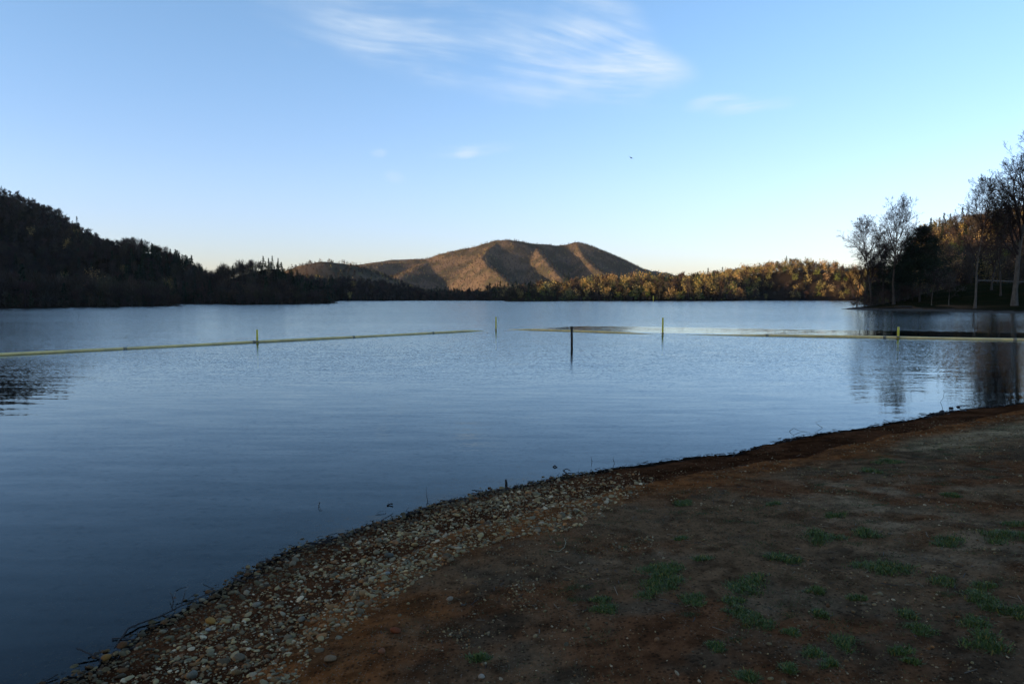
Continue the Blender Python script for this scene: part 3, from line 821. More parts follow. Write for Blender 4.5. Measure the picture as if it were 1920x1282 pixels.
def boom(a, b, ra, rb, label, dips, seed, seglen=6.0):
    """a floating pipe from a to b; dips = (metres, metres) over which each end sinks below the surface"""
    rng = random.Random(seed); a = Vector(a); b = Vector(b); L = (b - a).length; n = int(L / .5)
    e = empty('floating_boom', (a.x, a.y, 0)); tag(e, label, 'boom', 'yellow floating booms round the swimming area')
    path = []; rr_ = []
    for i in range(n + 1):
        f = i / n; p = a.lerp(b, f) - Vector((a.x, a.y, 0)); s = f * L
        sink = 0
        if dips[0]: sink += .13 * (1 - min(1, s / dips[0])) ** 1.5
        if dips[1]: sink += .13 * (1 - min(1, (L - s) / dips[1])) ** 1.5
        p.z = .035 + .008 * math.sin(s * .5 + seed) - sink; path.append(p); rr_.append(ra + (rb - ra) * f)
    V, F_ = sweep(path, rr_); py_mesh('pipe', V, F_, M_boom, e)
    s = seglen
    while s < L - 1:
        i = int(s / L * n); q0 = path[i] - (path[i + 1] - path[i]).normalized() * .08; q1 = path[i] + (path[i + 1] - path[i]).normalized() * .08
        V, F_ = sweep([q0, q1], [rr_[i] * 1.07] * 2); py_mesh('coupling', V, F_, M_boomd, e); s += seglen
    return e


W0 = on_water
def wp(px, py): p = W0(px, py); return (p.x, p.y, 0)
boom(wp(-60, 670), wp(914, 620), .065, .075, 'pale yellow floating boom running out from the left edge of the picture', (0, 2), 1)
boom(wp(946, 617.5), wp(1235, 627), .08, .08, 'short middle length of tan boom passing behind the dark post', (3, 4), 2)
boom(wp(1255, 627), wp(1990, 639.5), .08, .085, 'tan floating boom running out to the right edge of the picture', (7, 0), 3)


def post(px, base, top, r, mat, label, name='marker_post', lean=0.0, grp=None):
    p = W0(px, base); zt = at(px, top, p.y).z
    e = empty(name, (p.x, p.y, 0)); tag(e, label, 'post', grp)
    V, F_ = sweep([(0, 0, -1.2), (-lean * .5, 0, zt * .5), (-lean, 0, zt - .02), (-lean, 0, zt)], [r * 1.03, r, r * .97, r * .80], 14)
    py_mesh('pole', V, F_, mat, e)
    if mat is M_yel:
        V, F_ = sweep([(0, 0, .04), (0, 0, .14)], [r * 1.5, r * 1.5], 14); py_mesh('sleeve', V, F_, M_boomd, e)
    else:
        V, F_ = sweep([(-lean * .93, 0, zt - .10), (-lean, 0, zt + .006)], [r * 1.1, r * 1.06], 14); py_mesh('cap', V, F_, M_wood, e)
    return e


G_ = 'yellow posts holding the boom'
post(482.5, 643.5, 618, .045, M_yel, 'yellow post at the left boom, leftmost of the four', grp=G_)
post(930, 620.5, 594, .045, M_yel, 'yellow post standing in the gap between the left and middle booms', grp=G_)
post(1242.5, 628, 595.5, .05, M_yel, 'tallest yellow post, between the middle and right booms', grp=G_)
post(1684, 634.5, 613, .058, M_yel, 'short bright yellow post at the right boom, rightmost of the four', grp=G_)
post(1072.5, 655, 612, .05, M_wood, 'dark wooden post standing in the water in front of the boom', 'wooden_post', lean=.02)
p = on_water(1225, 566.5); 
e = empty('channel_post', (p.x, 495, 0)); e.location = (at(1225, 560, 495).x, 495, 0); tag(e, 'tiny pale post in the water before the sunlit far shore', 'post')
V, F_ = sweep([(0, 0, -1), (0, 0, 3.2)], [.22, .2], 8); py_mesh('pole', V, F_, M_yel, e)
V, F_ = sweep([(0, 0, 3.2), (0, 0, 3.35)], [.3, .24], 8); py_mesh('cap', V, F_, M_yel, e)

# ------------------------------------------------------------------ beach: gravel and single stones
def pebble_protos(n=8):
    import bmesh
    out = []
    for i in range(n):
        bm = bmesh.new(); bmesh.ops.create_icosphere(bm, subdivisions=2 if i < 5 else 1, radius=.5)
        rg = random.Random(50 + i); ax = [Vector([rg.gauss(0, 1) for _ in range(3)]).normalized() for _ in range(5)]; am = [rg.uniform(.06, .22) for _ in range(5)]
        cut = [(Vector([rg.gauss(0, 1) for _ in range(3)]).normalized(), rg.uniform(.30, .42)) for _ in range(5)]
        for v in bm.verts:
            d = v.co.normalized(); r_ = .5
            for a_, m_ in zip(ax, am): r_ *= 1 + m_ * (d.dot(a_)) ** 3
            v.co = d * r_
            for nn_, cd in cut:
                s = v.co.dot(nn_) - cd
                if s > 0: v.co -= nn_ * s * .8
        V = np.array([v.co[:] for v in bm.verts]); F_ = np.array([[v.index for v in f.verts] for f in bm.faces]); bm.free()
        out.append((V, F_))
    return out


PEB = pebble_protos()
M_stone = attr_mat('stone', 0.8, .35, 120, .12)


def inpoly(x, y, poly):
    ins = np.zeros(x.shape, bool); n = len(poly)
    for i in range(n):
        ax, ay = poly[i]; bx, by = poly[(i + 1) % n]
        if ay == by: continue
        ins ^= ((ay > y) != (by > y)) & (x < (bx - ax) * (y - ay) / (by - ay) + ax)
    return ins


def gp(pts_): return [tuple(gpx(*p))[:2] for p in pts_]


POLY_GRAVEL = gp([(1190, 880), (1230, 900), (1190, 945), (1130, 970), (1060, 995), (960, 1010), (880, 1035), (830, 1062), (740, 1125), (650, 1185), (590, 1230), (560, 1275)]) + [(-.9, 2.2), (-4.5, 2.2), (-3.2, 4.0)] + [(px_ - .65, py_ + .5) for px_, py_ in LAKE[4:16]]
POLY_G2 = gp([(1090, 1005), (1160, 985), (1230, 1000), (1220, 1030), (1140, 1035)])
POLY_G3 = gp([(880, 1120), (960, 1060), (1040, 1060), (1050, 1110), (960, 1180), (880, 1230), (830, 1190)])

STONE_COLS = np.array([[1.0, .87, .66]]) * np.array([(.20, .17, .11), (.14, .12, .08), (.24, .19, .11), (.15, .095, .05), (.19, .095, .04), (.11, .10, .075), (.30, .26, .20), (.13, .075, .042), (.09, .072, .05), (.17, .145, .085)])


def pebbles(name, x, y, size, light, seed, flat=.5, bury=.25):
    rg = np.random.default_rng(seed); h, d = height(x, y)
    n = len(x); Vs, Fs, Cs, off = [], [], [], 0
    pi_ = np.where(size > .022, rg.integers(0, 5, n), rg.integers(5, 8, n))
    ci = rg.integers(0, len(STONE_COLS), n)
    for k in range(8):
        m_ = pi_ == k; Q = int(m_.sum())
        if not Q: continue
        V, F_ = PEB[k]; a = rg.uniform(0, 6.28, Q); el_ = rg.uniform(.6, 1.0, Q); fl = rg.uniform(.7, 1.3, Q) * flat; s = size[m_]
        tx = rg.normal(0, .22, Q); ty = rg.normal(0, .22, Q)
        vx = V[None, :, 0] * s[:, None]; vy = V[None, :, 1] * (s * el_)[:, None]; vz = V[None, :, 2] * (s * fl)[:, None]
        vz = vz + vx * tx[:, None] + vy * ty[:, None]
        xx = vx * np.cos(a)[:, None] - vy * np.sin(a)[:, None] + x[m_][:, None]; yy = vx * np.sin(a)[:, None] + vy * np.cos(a)[:, None] + y[m_][:, None]
        zz = vz + (h[m_] + s * fl * (.5 - bury))[:, None]
        Vs.append(np.stack([xx, yy, zz], -1).reshape(-1, 3)); Fs.append((F_[None] + (np.arange(Q) * len(V))[:, None, None] + off).reshape(-1, 3)); off += Q * len(V)
        cc = STONE_COLS[ci[m_]] * rg.uniform(.6, 1.3, (Q, 1)) * light
        wetf = np.where(d[m_] < .35, .45, 1.0)[:, None]
        Cs.append(np.repeat((cc * wetf)[:, None, :], len(V), 1).reshape(-1, 3))
    print(name, n, off)
    return mesh_np(name, np.concatenate(Vs), np.concatenate(Fs), M_stone, col=np.concatenate(Cs), smooth=True)


rg = np.random.default_rng(9)
def rnd_in(poly, n):
    pa = np.array(poly); x = rg.uniform(pa[:, 0].min(), pa[:, 0].max(), n); y = rg.uniform(pa[:, 1].min(), pa[:, 1].max(), n)
    k = inpoly(x, y, poly); return x[k], y[k]


x1, y1 = rnd_in(POLY_GRAVEL, 90000)
s1 = np.exp(rg.normal(math.log(.0165), .58, len(x1))); s1 = np.clip(s1, .008, .070)
k = rg.random(len(x1)) < np.clip((fbm(x1, y1, 1.3, 3, 91) - .18) * 4, .45, 1) * (1 - .8 * sst(x1 + .5 * (fbm(x1, y1, 2, 2, 97) - .5), -.1, 1.4)); _, dd1 = height(x1, y1, False); k &= rg.random(len(x1)) < np.exp(np.minimum(dd1, 0) / .22)
x1, y1, s1 = x1[k], y1[k], s1[k]
gr = pebbles('gravel', x1, y1, s1, 1.55, 1, .42, .36)
tag(gr, 'mixed grey and tan pebbles spread along the waterline at lower left', 'gravel', kind='stuff')
# loose small stones over the dirt
N = 60000
x2 = rg.uniform(-2, 8.5, N); y2 = rg.uniform(3.0, 13, N); _, d2_ = height(x2, y2, False)
cl_ = fbm(x2, y2, .9, 3, 92)
k = (d2_ > .25) & (rg.random(N) < np.clip((cl_ - .40) * 3.0, .03, 1) * .8) & (np.abs(x2 / y2) < .75)
x2, y2 = x2[k], y2[k]; s2 = np.clip(np.exp(rg.normal(math.log(.010), .45, len(x2))), .005, .035)
x3, y3 = rnd_in(POLY_G2, 6000); s3 = rg.uniform(.008, .024, len(x3)); x4, y4 = rnd_in(POLY_G3, 2600); s4 = rg.uniform(.006, .022, len(x4))
x5, y5 = rnd_in([(3.9, 9.3), (9.5, 9.3), (14, 14.5), (8.0, 12.4), (5, 10.6)], 5000); s5 = rg.uniform(.010, .026, len(x5))
k = rg.random(len(x3)) < sst(fbm(x3, y3, 2.2, 3, 93), .42, .7) * np.exp(-((x3 - x3.mean()) / .45) ** 2 - ((y3 - y3.mean()) / .35) ** 2); x3, y3, s3 = x3[k], y3[k], s3[k]
k = rg.random(len(x4)) < sst(fbm(x4, y4, 2.5, 3, 94), .46, .68); x4, y4, s4 = x4[k], y4[k], s4[k]
gr2 = pebbles('gravel', np.concatenate([x2, x3, x4, x5]), np.concatenate([y2, y3, y4, y5]), np.concatenate([s2, s3, s4, s5]), 1.15, 2, .6, .3)
tag(gr2, 'small pale stones scattered thinly over the brown dirt bank', 'gravel', kind='stuff')

STONES = [(395, 1170, .075, (.30, .17, .05), 'orange-yellow stone, the largest in the lower-left gravel'),
    (742, 1186, .065, (.17, .05, .02), 'rust red stone lying alone on the red dirt below the gravel'),
    (716, 1227, .05, (.20, .09, .05), 'small flat brick-coloured stone under the rust red stone'),
    (843, 1128, .055, (.24, .20, .16), 'pale wedge-shaped stone on the dirt right of the gravel'),
    (725, 1078, .055, (.25, .26, .25), 'white-grey rounded pebble near the middle of the gravel'),
    (200, 1238, .07, (.24, .13, .04), 'amber stone at the wet edge in the lower-left corner'),
    (480, 1137, .06, (.22, .21, .18), 'grey-tan oval stone right of the orange-yellow stone'),
    (390, 1184, .04, (.30, .31, .31), 'pale blue-grey stone just below the orange-yellow stone'),
    (620, 1240, .075, (.19, .13, .08), 'long tan slab at the lower end of the gravel'),
    (1006, 930, .10, (.17, .16, .11), 'flat grey-green oval stone near the waterline above the gravel'),
    (710, 1018, .085, (.17, .155, .12), 'broad tan stone at the top edge of the gravel'),
    (730, 1045, .08, (.09, .095, .085), 'dark grey round stone below the broad tan stone'),
    (1008, 998, .06, (.24, .20, .15), 'cream stone where the gravel meets the red dirt'),
    (903, 1271, .045, (.30, .27, .24), 'whitish stone at the bottom edge of the picture'),
    (1062, 905, .06, (.16, .08, .04), 'upright reddish stone close to the water right of the gravel'),
    (360, 1270, .075, (.15, .155, .14), 'blue-grey flat stone at the bottom of the gravel'),
    (450, 1238, .07, (.14, .12, .09), 'brown rounded stone low in the gravel'),
    (565, 1165, .06, (.19, .18, .15), 'light grey stone in the middle of the lower gravel')]
for i, (px, py, s, c, lab) in enumerate(STONES):
    p = gpx(px, py); V, F_ = PEB[i % 5]; r_ = random.Random(i); fl = r_.uniform(.5, .7)
    V2 = V * np.array([s, s * r_.uniform(.65, .9), s * fl])
    o = mesh_np('stone', V2, F_, M_stone, col=np.repeat(np.array([c]) * np.array([[1, .88, .70]]), len(V2), 0), smooth=True)
    o.location = (p.x, p.y, p.z + s * fl * .28); o.rotation_euler = (r_.uniform(-.2, .2), r_.uniform(-.2, .2), r_.uniform(0, 6.28)); tag(o, lab, 'stone', 'larger stones on the beach')

# ------------------------------------------------------------------ grass tufts
M_grass = attr_mat('grass', 0.6, 0, 1, .3)


def tuft(px, py, wpx, label, dens=1.0, seed=0):
    c = gpx(px, py); W = wpx / FPX * c.y * .5; rg_ = np.random.default_rng(seed + 900)
    n = int(1500 * dens * max(.25, min(2.2, W / .12)))
    k_ = 7; cx = rg_.normal(0, W * .42, k_); cy = rg_.normal(0, W * .45, k_)
    ci = rg_.integers(0, k_, n); bx = c.x + cx[ci] + rg_.normal(0, W * .22, n); by = c.y + cy[ci] + rg_.normal(0, W * .25, n)
    h, _ = height(bx, by); base = np.stack([bx, by, h - .004], 1)
    dirs = np.stack([rg_.normal(0, .75, n), rg_.normal(0, .75, n), rg_.uniform(.35, 1.1, n)], 1); dirs /= np.linalg.norm(dirs, axis=1)[:, None]
    ln = rg_.uniform(.012, .042, n) * (1.25 if W > .1 else 1.0); wd = rg_.uniform(.0025, .0055, n)
    s = np.cross(dirs, [[0, 0, 1.]]); s /= np.maximum(np.linalg.norm(s, axis=1), 1e-6)[:, None]
    mid = base + dirs * ln[:, None] * .6; tip_ = mid + (dirs * .6 + np.array([0, 0, -.25])) * ln[:, None] * .5
    V = np.stack([base - s * wd[:, None] * .5, base + s * wd[:, None] * .5, mid + s * wd[:, None] * .4, mid - s * wd[:, None] * .4, tip_], 1)
    F_ = np.concatenate([np.stack([np.arange(n) * 5, np.arange(n) * 5 + 1, np.arange(n) * 5 + 2], 1), np.stack([np.arange(n) * 5, np.arange(n) * 5 + 2, np.arange(n) * 5 + 3], 1), np.stack([np.arange(n) * 5 + 3, np.arange(n) * 5 + 2, np.arange(n) * 5 + 4], 1)])
    col = np.array([[.055, .082, .011]]) * rg_.uniform(.55, 1.6, (n, 1)) * np.where(rg_.random((n, 1)) < .12, np.array([[3.0, 1.5, 2.0]]), 1.0)
    o = mesh_np('grass_tuft', V.reshape(-1, 3) - np.array(c), F_, M_grass, col=np.repeat(col, 5, 0))
    o.location = c; tag(o, label, 'grass', 'grass tufts on the dirt bank')
    return o


TUFTS = [(1285, 947, 44, 'bladed tuft nearest the top of the red clay slope, left of the other grass'), (1275, 1012, 30, 'small tuft below the bladed tuft at the edge of the pale gravel'),
    (1243, 1067, 105, 'wide low tuft, upper one of three stacked left of centre'), (1250, 1086, 62, 'tuft between two others in the stack of three'), (1237, 1106, 78, 'lowest tuft of the stack of three'),
    (1302, 1124, 60, 'tuft right below the stack of three'), (1123, 1127, 44, 'small tuft on a pale patch, the upper of two at the left'), (1137, 1143, 50, 'small tuft on a pale patch, the lower of two at the left'),
    (1398, 1103, 95, 'long wide tuft in the middle of the bank'), (1378, 1128, 55, 'tuft touching the underside of the long wide tuft'), (1392, 1153, 60, 'dark tuft above the big round one in the middle'),
    (1420, 1172, 62, 'big round tuft low in the middle of the bank'), (1311, 1047, 36, 'small tuft right of the upper end of the stack'), (1478, 1047, 66, 'flat tuft alone above the long wide tuft'),
    (1540, 1010, 78, 'thin wide tuft on the brown earth, left of a rounder tuft'), (1563, 970, 42, 'narrow tuft above the thin wide tuft'), (1628, 1002, 56, 'round tuft beside the thin wide tuft'),
    (1665, 868, 50, 'most distant tuft, on the tan gravel'), (1633, 883, 42, 'second most distant tuft, just in front of the farthest'), (1768, 1018, 72, 'bright wide tuft on the pale sandy patch'),
    (1650, 1068, 96, 'very wide dark tuft with dead brown middle'), (1530, 1113, 44, 'compact round tuft right of the long wide tuft'), (1762, 1090, 56, 'tuft on the pale patch below the very wide dark one'),
    (1848, 1106, 62, 'upper tuft of a close pair at the right'), (1842, 1132, 80, 'lower tuft of a close pair at the right'), (1880, 1005, 84, 'large bushy tuft near the right edge'),
    (1908, 985, 50, 'tuft cut by the right edge above the large bushy one'), (1728, 1183, 60, 'round tuft in the lower right between two wider ones'), (1545, 1157, 48, 'oval tuft under the compact round tuft'),
    (1818, 1168, 64, 'wide tuft in the lower right near a white stone'), (1590, 1205, 66, 'biggest dark tuft close to the bottom edge'), (1530, 1228, 60, 'tuft touching the lower left of the biggest dark tuft'),
    (1690, 1226, 50, 'tuft near the bottom right of the biggest dark tuft'), (1850, 1214, 90, 'broad thin tuft in the lower right corner'), (1482, 1258, 44, 'tuft at the bottom edge left of centre right'),
    (1398, 1272, 64, 'tuft cut by the bottom edge below the middle'), (897, 1235, 50, 'lone tuft at the lower left beside scattered stones'), (1606, 1121, 30, 'tiny tuft right of the compact round tuft'),
    (1697, 1150, 44, 'flat dark tuft above the round tuft in the lower right'), (1490, 1190, 34, 'small tuft right of the big round tuft'), (1345, 1220, 36, 'faint small tuft low in front of the middle'),
    (1905, 1150, 60, 'tuft at the right edge below the close pair'), (1560, 1250, 40, 'small tuft at the bottom below the biggest dark tuft'), (1785, 930, 36, 'sparse small tuft on the tan earth at the upper right'),
    (1705, 1240, 34, 'little tuft at the bottom right, lowest of its neighbours'), (1450, 945, 34, 'sparse tuft in the shade strip under the clay slope')]
for i, (px, py, wd_, lab) in enumerate(TUFTS): tuft(px, py, wd_, lab, 1.0, i)
# thin sprinkling of short blades between the tufts
n = 120000
bx = rg.uniform(-1, 8, n); by = rg.uniform(3, 13, n); h, d = height(bx, by)
k = (d > 1.7) & (rg.random(n) < sst(fbm(bx, by, 2.2, 3, 95), .46, .66)); bx, by, h = bx[k], by[k], h[k]; n = len(bx)
dirs = np.stack([rg.normal(0, .8, n), rg.normal(0, .8, n), rg.uniform(.2, .9, n)], 1)
nc_ = 260; cx_ = rg.uniform(.2, 7.5, nc_); cy_ = rg.uniform(3.2, 11.5, nc_); cr_ = rg.uniform(.02, .085, nc_)
ci_ = rg.integers(0, nc_, 34000); mx_ = cx_[ci_] + rg.normal(0, 1, len(ci_)) * cr_[ci_] * 1.3; my_ = cy_[ci_] + rg.normal(0, 1, len(ci_)) * cr_[ci_]
mh_, md_ = height(mx_, my_); kk_ = (md_ > 1.9) & (mx_ > my_ * .0 + .2)
bx = np.concatenate([bx, mx_[kk_]]); by = np.concatenate([by, my_[kk_]]); h = np.concatenate([h, mh_[kk_]]); nmat = int(kk_.sum()); n = len(bx)
dirs = np.concatenate([dirs, np.stack([rg.normal(0, .7, nmat), rg.normal(0, .7, nmat), rg.uniform(.3, 1, nmat)], 1)])
V, F_ = slivers(rg, np.stack([bx, by, h - .002], 1), dirs, rg.uniform(.01, .03, n), rg.uniform(.002, .005, n))
cg = np.where(rg.random((n, 1)) < np.where(np.arange(n)[:, None] < n - nmat, .45, .12), np.array([[.13, .095, .05]]), np.array([[.045, .064, .014]])) * rg.uniform(.6, 1.4, (n, 1))
tag(mesh_np('grass', V, F_, M_grass, col=np.repeat(cg, 3, 0)), 'sparse short blades and dry stalks over the dirt bank', 'grass', kind='stuff')

n = 9000
bx = rg.uniform(-2, 8.5, n); by = rg.uniform(2.6, 13, n); h, d = height(bx, by)
k = (d > .9) & (np.abs(bx / by) < .8) & (rg.random(n) < np.clip((fbm(bx, by, 1.4, 3, 98) - .35) * 4, .1, 1)); bx, by, h = bx[k], by[k], h[k]; n = len(bx)
a_ = rg.uniform(0, 6.28, n); ll = np.clip(np.exp(rg.normal(math.log(.022), .6, n)), .008, .14)
dv = np.stack([np.cos(a_) * ll, np.sin(a_) * ll, rg.normal(0, .12, n) * ll], 1) / 2; cen = np.stack([bx, by, h + .004], 1)
V, F_ = tubes(cen - dv, cen + dv, np.clip(ll * .06, .0008, .003), np.clip(ll * .04, .0006, .002), 3)
cb = np.where(rg.random((n, 1)) < .45, np.array([[.16, .115, .065]]), np.array([[.025, .018, .012]])) * rg.uniform(.6, 1.4, (n, 1))
tag(mesh_np('leaf_litter', V, F_, M_grass, col=np.repeat(cb, 6, 0)), 'bits of dry stalk and dark twig strewn over the dirt bank', 'litter', kind='stuff')

# ------------------------------------------------------------------ litter and driftwood at the waterline
M_lit = simple_mat('wet_litter', (.010, .008, .007), .6, c2=(.020, .015, .011), scale=20, spec=.4)
M_dry = simple_mat('dry_stalk', (.30, .24, .13), .8, scale=10)
seg = []
sh = LAKE[3:29]; cum_l = np.concatenate([[0], np.cumsum(np.hypot(*np.diff(sh, axis=0).T))])
nL = 3200; s_ = rg.uniform(0, cum_l[-1], nL); lx = np.interp(s_, cum_l, sh[:, 0]); ly = np.interp(s_, cum_l, sh[:, 1])
lx += rg.normal(.02, .09, nL); ly += rg.normal(-.02, .09, nL)
hh_, dd_ = height(lx, ly); k = (dd_ > -.10) & (dd_ < .22); lx, ly, hh_ = lx[k], ly[k], hh_[k]; nL = len(lx)
tang = np.arctan2(11.2, 13.2) + rg.normal(0, .7, nL); ll = np.exp(rg.normal(math.log(.045), .6, nL)); ll = np.clip(ll, .015, .35)
z0 = np.maximum(hh_, 0) + rg.uniform(.002, .018, nL); dz = rg.normal(0, .16, nL) * ll
P0 = np.stack([lx - np.cos(tang) * ll / 2, ly - np.sin(tang) * ll / 2, z0 - dz / 2], 1); P1 = np.stack([lx + np.cos(tang) * ll / 2, ly + np.sin(tang) * ll / 2, z0 + dz / 2], 1)
V, F_ = tubes(P0, P1, np.clip(ll * .045, .0012, .006), np.clip(ll * .03, .001, .004), 4)
o = mesh_np('leaf_litter', V, F_, M_lit); tag(o, 'line of black wet twigs and leaf litter washed along the water edge', 'litter', kind='stuff')


def stick(pts_, r0, r1, label, name='driftwood_branch', mat=M_lit, side=(), cat='branch', grp=None):
    base = Vector(pts_[0]); e_pts = [Vector(p) - base for p in pts_]
    n_ = len(e_pts); rr_ = [r0 + (r1 - r0) * i / (n_ - 1) for i in range(n_)]
    V, F_ = sweep(e_pts, rr_, 7)
    for sp in side:
        a = Vector(sp[0]) - base; b = Vector(sp[1]) - base; m_ = (a + b) / 2 + Vector((0, 0, (b - a).length * .08))
        v2, f2 = sweep([a, m_, b], [r0 * .5, r0 * .35, r1 * .6], 5); off = len(V); V += v2; F_ += [tuple(i + off for i in f) for f in f2]
    o = py_mesh(name, V, F_, mat); o.location = base; tag(o, label, cat, grp); return o


def wpt(px, py, z=0.0): p = on_water(px, py); return Vector((p.x, p.y, z))
stick([wpt(225, 1198, -.01), wpt(240, 1183, .02), wpt(262, 1172, .015), wpt(300, 1160, .02), wpt(340, 1143, .03), wpt(375, 1125, .02), wpt(410, 1112, .03)], .008, .003, 'long dark branch lying in the shallows at the lower left',
    side=[(wpt(322, 1150, .02), wpt(330, 1120, .05)), (wpt(330, 1120, .05), wpt(350, 1112, .05)), (wpt(240, 1183, .02), wpt(262, 1181, .02)), (wpt(340, 1143, .03), wpt(355, 1110, .06)), (wpt(326, 1135, .03), wpt(318, 1118, .04)), (wpt(228, 1195, .0), wpt(214, 1215, .0))])
stick([wpt(560, 1030, .0), wpt(590, 1020, .01), wpt(620, 1013, .015), wpt(660, 1001, .01)], .009, .003, 'straight dark stick floating along the edge above the gravel', side=[(wpt(600, 1017, .01), wpt(640, 1020, .01))])
stick([wpt(600, 941, .0), wpt(598, 945, .015), wpt(597, 950, .02), wpt(600, 955, .015), wpt(604, 957, .0)], .003, .002, 'thin curved twig poking out of the open water', 'twig', cat='twig')
stick([wpt(704, 965, .0), wpt(722, 964, .0), wpt(723, 960, .01)], .003, .002, 'thin angular twig floating near the shore', 'twig', side=[(wpt(708, 966, .0), wpt(708, 962, .01)), (wpt(708, 962, .01), wpt(720, 960, .01))], cat='twig')
stick([wpt(726, 948, .005), wpt(731, 946, .01), wpt(736, 947, .015)], .006, .008, 'small forked black stick floating off the shore', 'twig', side=[(wpt(728, 948, .01), wpt(728, 944, .02))], cat='twig')
stick([wpt(699, 980, .0), wpt(708, 982, .01), wpt(717, 985, .01)], .011, .006, 'short dark stick at the water edge above the gravel', 'twig', cat='twig')
stick([wpt(1064, 889, .0), wpt(1056, 886, .03), wpt(1063, 885, .045), wpt(1070, 887, .03)], .010, .004, 'curled dark piece of driftwood beside the shore', 'driftwood', cat='driftwood')
stick([wpt(1037, 875, -.005), wpt(1040, 875, .02), wpt(1045, 876, -.005)], .011, .008, 'dark arched lump of wood floating offshore', 'driftwood', cat='driftwood')
stick([wpt(992, 902, .0), wpt(997, 905, .015), wpt(1004, 907, .005)], .010, .005, 'dark slanting stick just off the shore', 'driftwood', cat='driftwood')
stick([wpt(830, 940, .01), wpt(850, 941, .015), wpt(880, 940, .01), wpt(905, 934, .01)], .008, .004, 'dark stick lying flat along the upper gravel waterline', side=[(wpt(845, 941, .01), wpt(835, 945, .02))])
stick([wpt(802, 944, .0), wpt(800, 936, .05), wpt(799, 929, .10)], .004, .002, 'thin upright twig standing in the shallows above the gravel', 'twig', side=[(wpt(802, 943, .0), wpt(810, 946, .01))], cat='twig')
# little stub post
p = wpt(949, 912); V, F_ = sweep([(0, 0, -.2), (.002, 0, .04), (-.004, 0, .085)], [.016, .016, .012], 8); o = py_mesh('wood_stub', V, F_, M_lit); o.location = p; tag(o, 'short broken stub standing in the shallow water', 'stub')
b = on_water(1768, 768)
stick([(b.x, b.y, 0), (b.x - .03, b.y, .10), (b.x - .06, b.y, .14), (b.x - .0, b.y, .24), (b.x + .02, b.y, .40)], .004, .0015, 'tall thin bent twig standing in the water by the dark rocks', 'twig', cat='twig')
for i, (px, py, pts__) in enumerate([(1542, 802, [(0, 0), (-8, -5), (-14, -10), (0, -14)]), (1480, 809, [(0, 0), (8, -6), (20, -1), (32, 1)]), (1110, 866, [(0, 0), (-2, -10)]), (1152, 868, [(0, 0), (-3, -8), (0, -14)]), (1820, 757, [(0, 0), (-14, -3), (-4, -9), (10, -6)])]):
    b = on_water(px, py); sc = b.y / FPX
    stick([(b.x + dx * sc, b.y, max(0, -dy * sc) + .004) for dx, dy in pts__], .004, .0018, ['bent thin twig in the shallows right of centre', 'low crooked twig floating right of centre', 'tiny upright twig off the red shore', 'small hooked twig off the red shore', 'looped thin twig among reflections at the right'][i], 'twig', cat='twig')
for i, (px, py, s, lab) in enumerate([(1765, 779, .13, 'tallest dark rock of the cluster standing at the right waterline'), (1785, 772, .12, 'flat dark rock in the middle of the cluster in the water'), (1797, 763, .09, 'farthest small dark rock from the right shore'),
    (1783, 765, .10, 'low dark rock behind the flat one in the water'), (1778, 777, .08, 'small dark rock touching the shore beside the tallest one'), (1806, 772, .14, 'long low dark rock at the right end of the cluster'), (1757, 783, .08, 'leftmost small dark rock of the cluster')]):
    b = on_water(px, py); V, F_ = PEB[i % 5]; V2 = V * np.array([s, s * .8, s * (1.0 if i == 0 else .45)])
    o = mesh_np('rock', V2, F_, M_lit, smooth=True); o.location = (b.x, b.y, s * (.3 if i == 0 else .08)); o.rotation_euler = (0, 0, i); tag(o, lab, 'rock', 'dark rocks at the right waterline')
# dry pale stalk
pp = [gpx(1030, 1033), gpx(1048, 1036), gpx(1058, 1028), gpx(1061, 1020), gpx(1058, 1012)]
stick([(v.x, v.y, v.z + .006) for v in pp], .003, .002, 'pale dry curved stalk lying on the dirt', 'dry_stalk', M_dry, cat='stalk')

# ------------------------------------------------------------------ point at right: rail and log
M_rail = simple_mat('rail_metal', (.13, .13, .12), .6)
a = at(1834, 525.5, 188); b = at(1990, 539, 170)
e = empty('guardrail', (a.x, a.y, H1(a.x, a.y))); tag(e, 'thin pale guardrail along the road on the slope behind the big trees', 'guardrail')
pa_ = []
for i in range(17):
    f = i / 16; p = a.lerp(b, f); pa_.append(Vector((p.x, p.y, H1(p.x, p.y) + .62)) - e.location)
Vr, Fr = [], []
for p in pa_:
    for dz, dy in ((.11, 0), (.11, -.04), (.04, -.07), (0, -.03), (-.04, -.07), (-.11, -.04), (-.11, 0)): Vr.append(p + Vector((0, dy, dz)))
for i in range(16):
    for k in range(7): Fr.append((i * 7 + k, i * 7 + (k + 1) % 7, (i + 1) * 7 + (k + 1) % 7, (i + 1) * 7 + k))
py_mesh('rail', Vr, Fr, M_rail, e, False)
for i in range(0, 17, 2):
    p = pa_[i]; V, F_ = sweep([p + Vector((0, .06, -.75)), p + Vector((0, .06, .12))], [.06, .06], 4); py_mesh('post', V, F_, M_bark_pale, e, False)
q = gz(1695, 131); V, F_ = sweep([(-1.5, .2, .16), (-.5, 0, .2), (.6, -.1, .2), (1.5, 0, .15)], [.16, .19, .17, .12], 9)
o = py_mesh('log', V, F_, M_pinebark); o.location = q; tag(o, 'dark fallen log on the bare soil of the point', 'log')


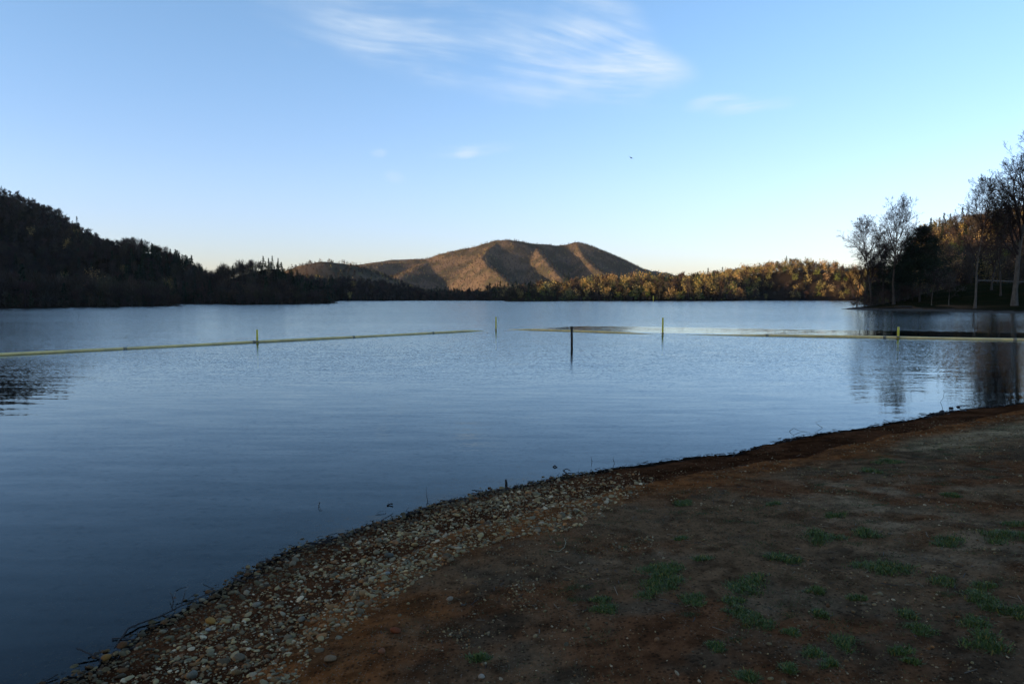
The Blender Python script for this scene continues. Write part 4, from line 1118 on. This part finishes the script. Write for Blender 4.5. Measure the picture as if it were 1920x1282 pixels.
# ------------------------------------------------------------------ birds
def bird(px, py, Y, span, label, roll, rz):
    b_ = at(px, py, Y); e = empty('bird', b_, rz); tag(e, label, 'bird', 'birds in the sky'); e.rotation_euler = (roll, .15, rz)
    M_b = bpy.data.materials.get('bird_dark') or simple_mat('bird_dark', (.02, .02, .022), .7)
    pathb = [(-.30, 0, .0), (-.24, 0, .01), (-.16, 0, .01), (0, 0, 0), (.15, 0, .0), (.27, 0, .02), (.33, 0, .03), (.40, 0, .01)]
    V, F_ = sweep([Vector(p) * span for p in pathb], [r * span for r in (.004, .03, .045, .07, .06, .035, .04, .006)], 10); py_mesh('body', V, F_, M_b, e)
    for s in (-1, 1):
        pts_ = [(.12, .04, .02, .12), (.15, .28, .13, .13), (.06, .62, .10, .05), (-.10, 1.0, .03, .0)]
        V = []; F_ = []
        for (lx_, sy_, z_, hw) in pts_:
            V += [Vector((lx_ + hw, s * sy_, z_ + .008)) * span * .55, Vector((lx_ - hw * 1.1 - .02, s * sy_, z_)) * span * .55, Vector((lx_, s * sy_, z_ - .01)) * span * .55]
        for i in range(3):
            for k in range(3): F_.append((i * 3 + k, i * 3 + (k + 1) % 3, (i + 1) * 3 + (k + 1) % 3, (i + 1) * 3 + k))
        F_ += [(0, 2, 1), (9, 10, 11)]
        py_mesh('wing', V, F_, M_b, e, False)
    V = [Vector(v) * span for v in ((-.22, .04, .01), (-.22, -.04, .01), (-.42, -.09, 0), (-.42, .09, 0), (-.22, 0, -.015), (-.42, 0, -.01))]
    py_mesh('tail', V, [(0, 3, 2, 1), (0, 4, 5, 3), (1, 2, 5, 4), (0, 1, 4), (3, 5, 2)], M_b, e, False)


bird(1183, 296, 62, .62, 'dark bird gliding with tilted wings above the mountain', .5, 1.0)
bird(1396, 290, 230, .6, 'tiny far bird right of the larger one', .2, .3)


# ------------------------------------------------------------------ haze
mh = bpy.data.materials.new('haze_air'); mh.use_nodes = True; mh.node_tree.nodes.clear(); t = NT(mh.node_tree)
pv = t.n('ShaderNodeVolumePrincipled'); pv.inputs['Color'].default_value = (.85, .9, 1, 1); pv.inputs['Density'].default_value = 2.2e-5; pv.inputs['Anisotropy'].default_value = 0.2
t.nt.links.new(pv.outputs[0], t.n('ShaderNodeOutputMaterial').inputs['Volume'])
x0, x1_, y0_, y1_, z0_, z1_ = -7600, 7600, -7600, 7600, -8, 260
V = [(x0, y0_, z0_), (x1_, y0_, z0_), (x1_, y1_, z0_), (x0, y1_, z0_), (x0, y0_, z1_), (x1_, y0_, z1_), (x1_, y1_, z1_), (x0, y1_, z1_)]
tag(mesh_np('haze', V, [(0, 3, 2, 1), (4, 5, 6, 7), (0, 1, 5, 4), (1, 2, 6, 5), (2, 3, 7, 6), (3, 0, 4, 7)], mh), kind='stuff')
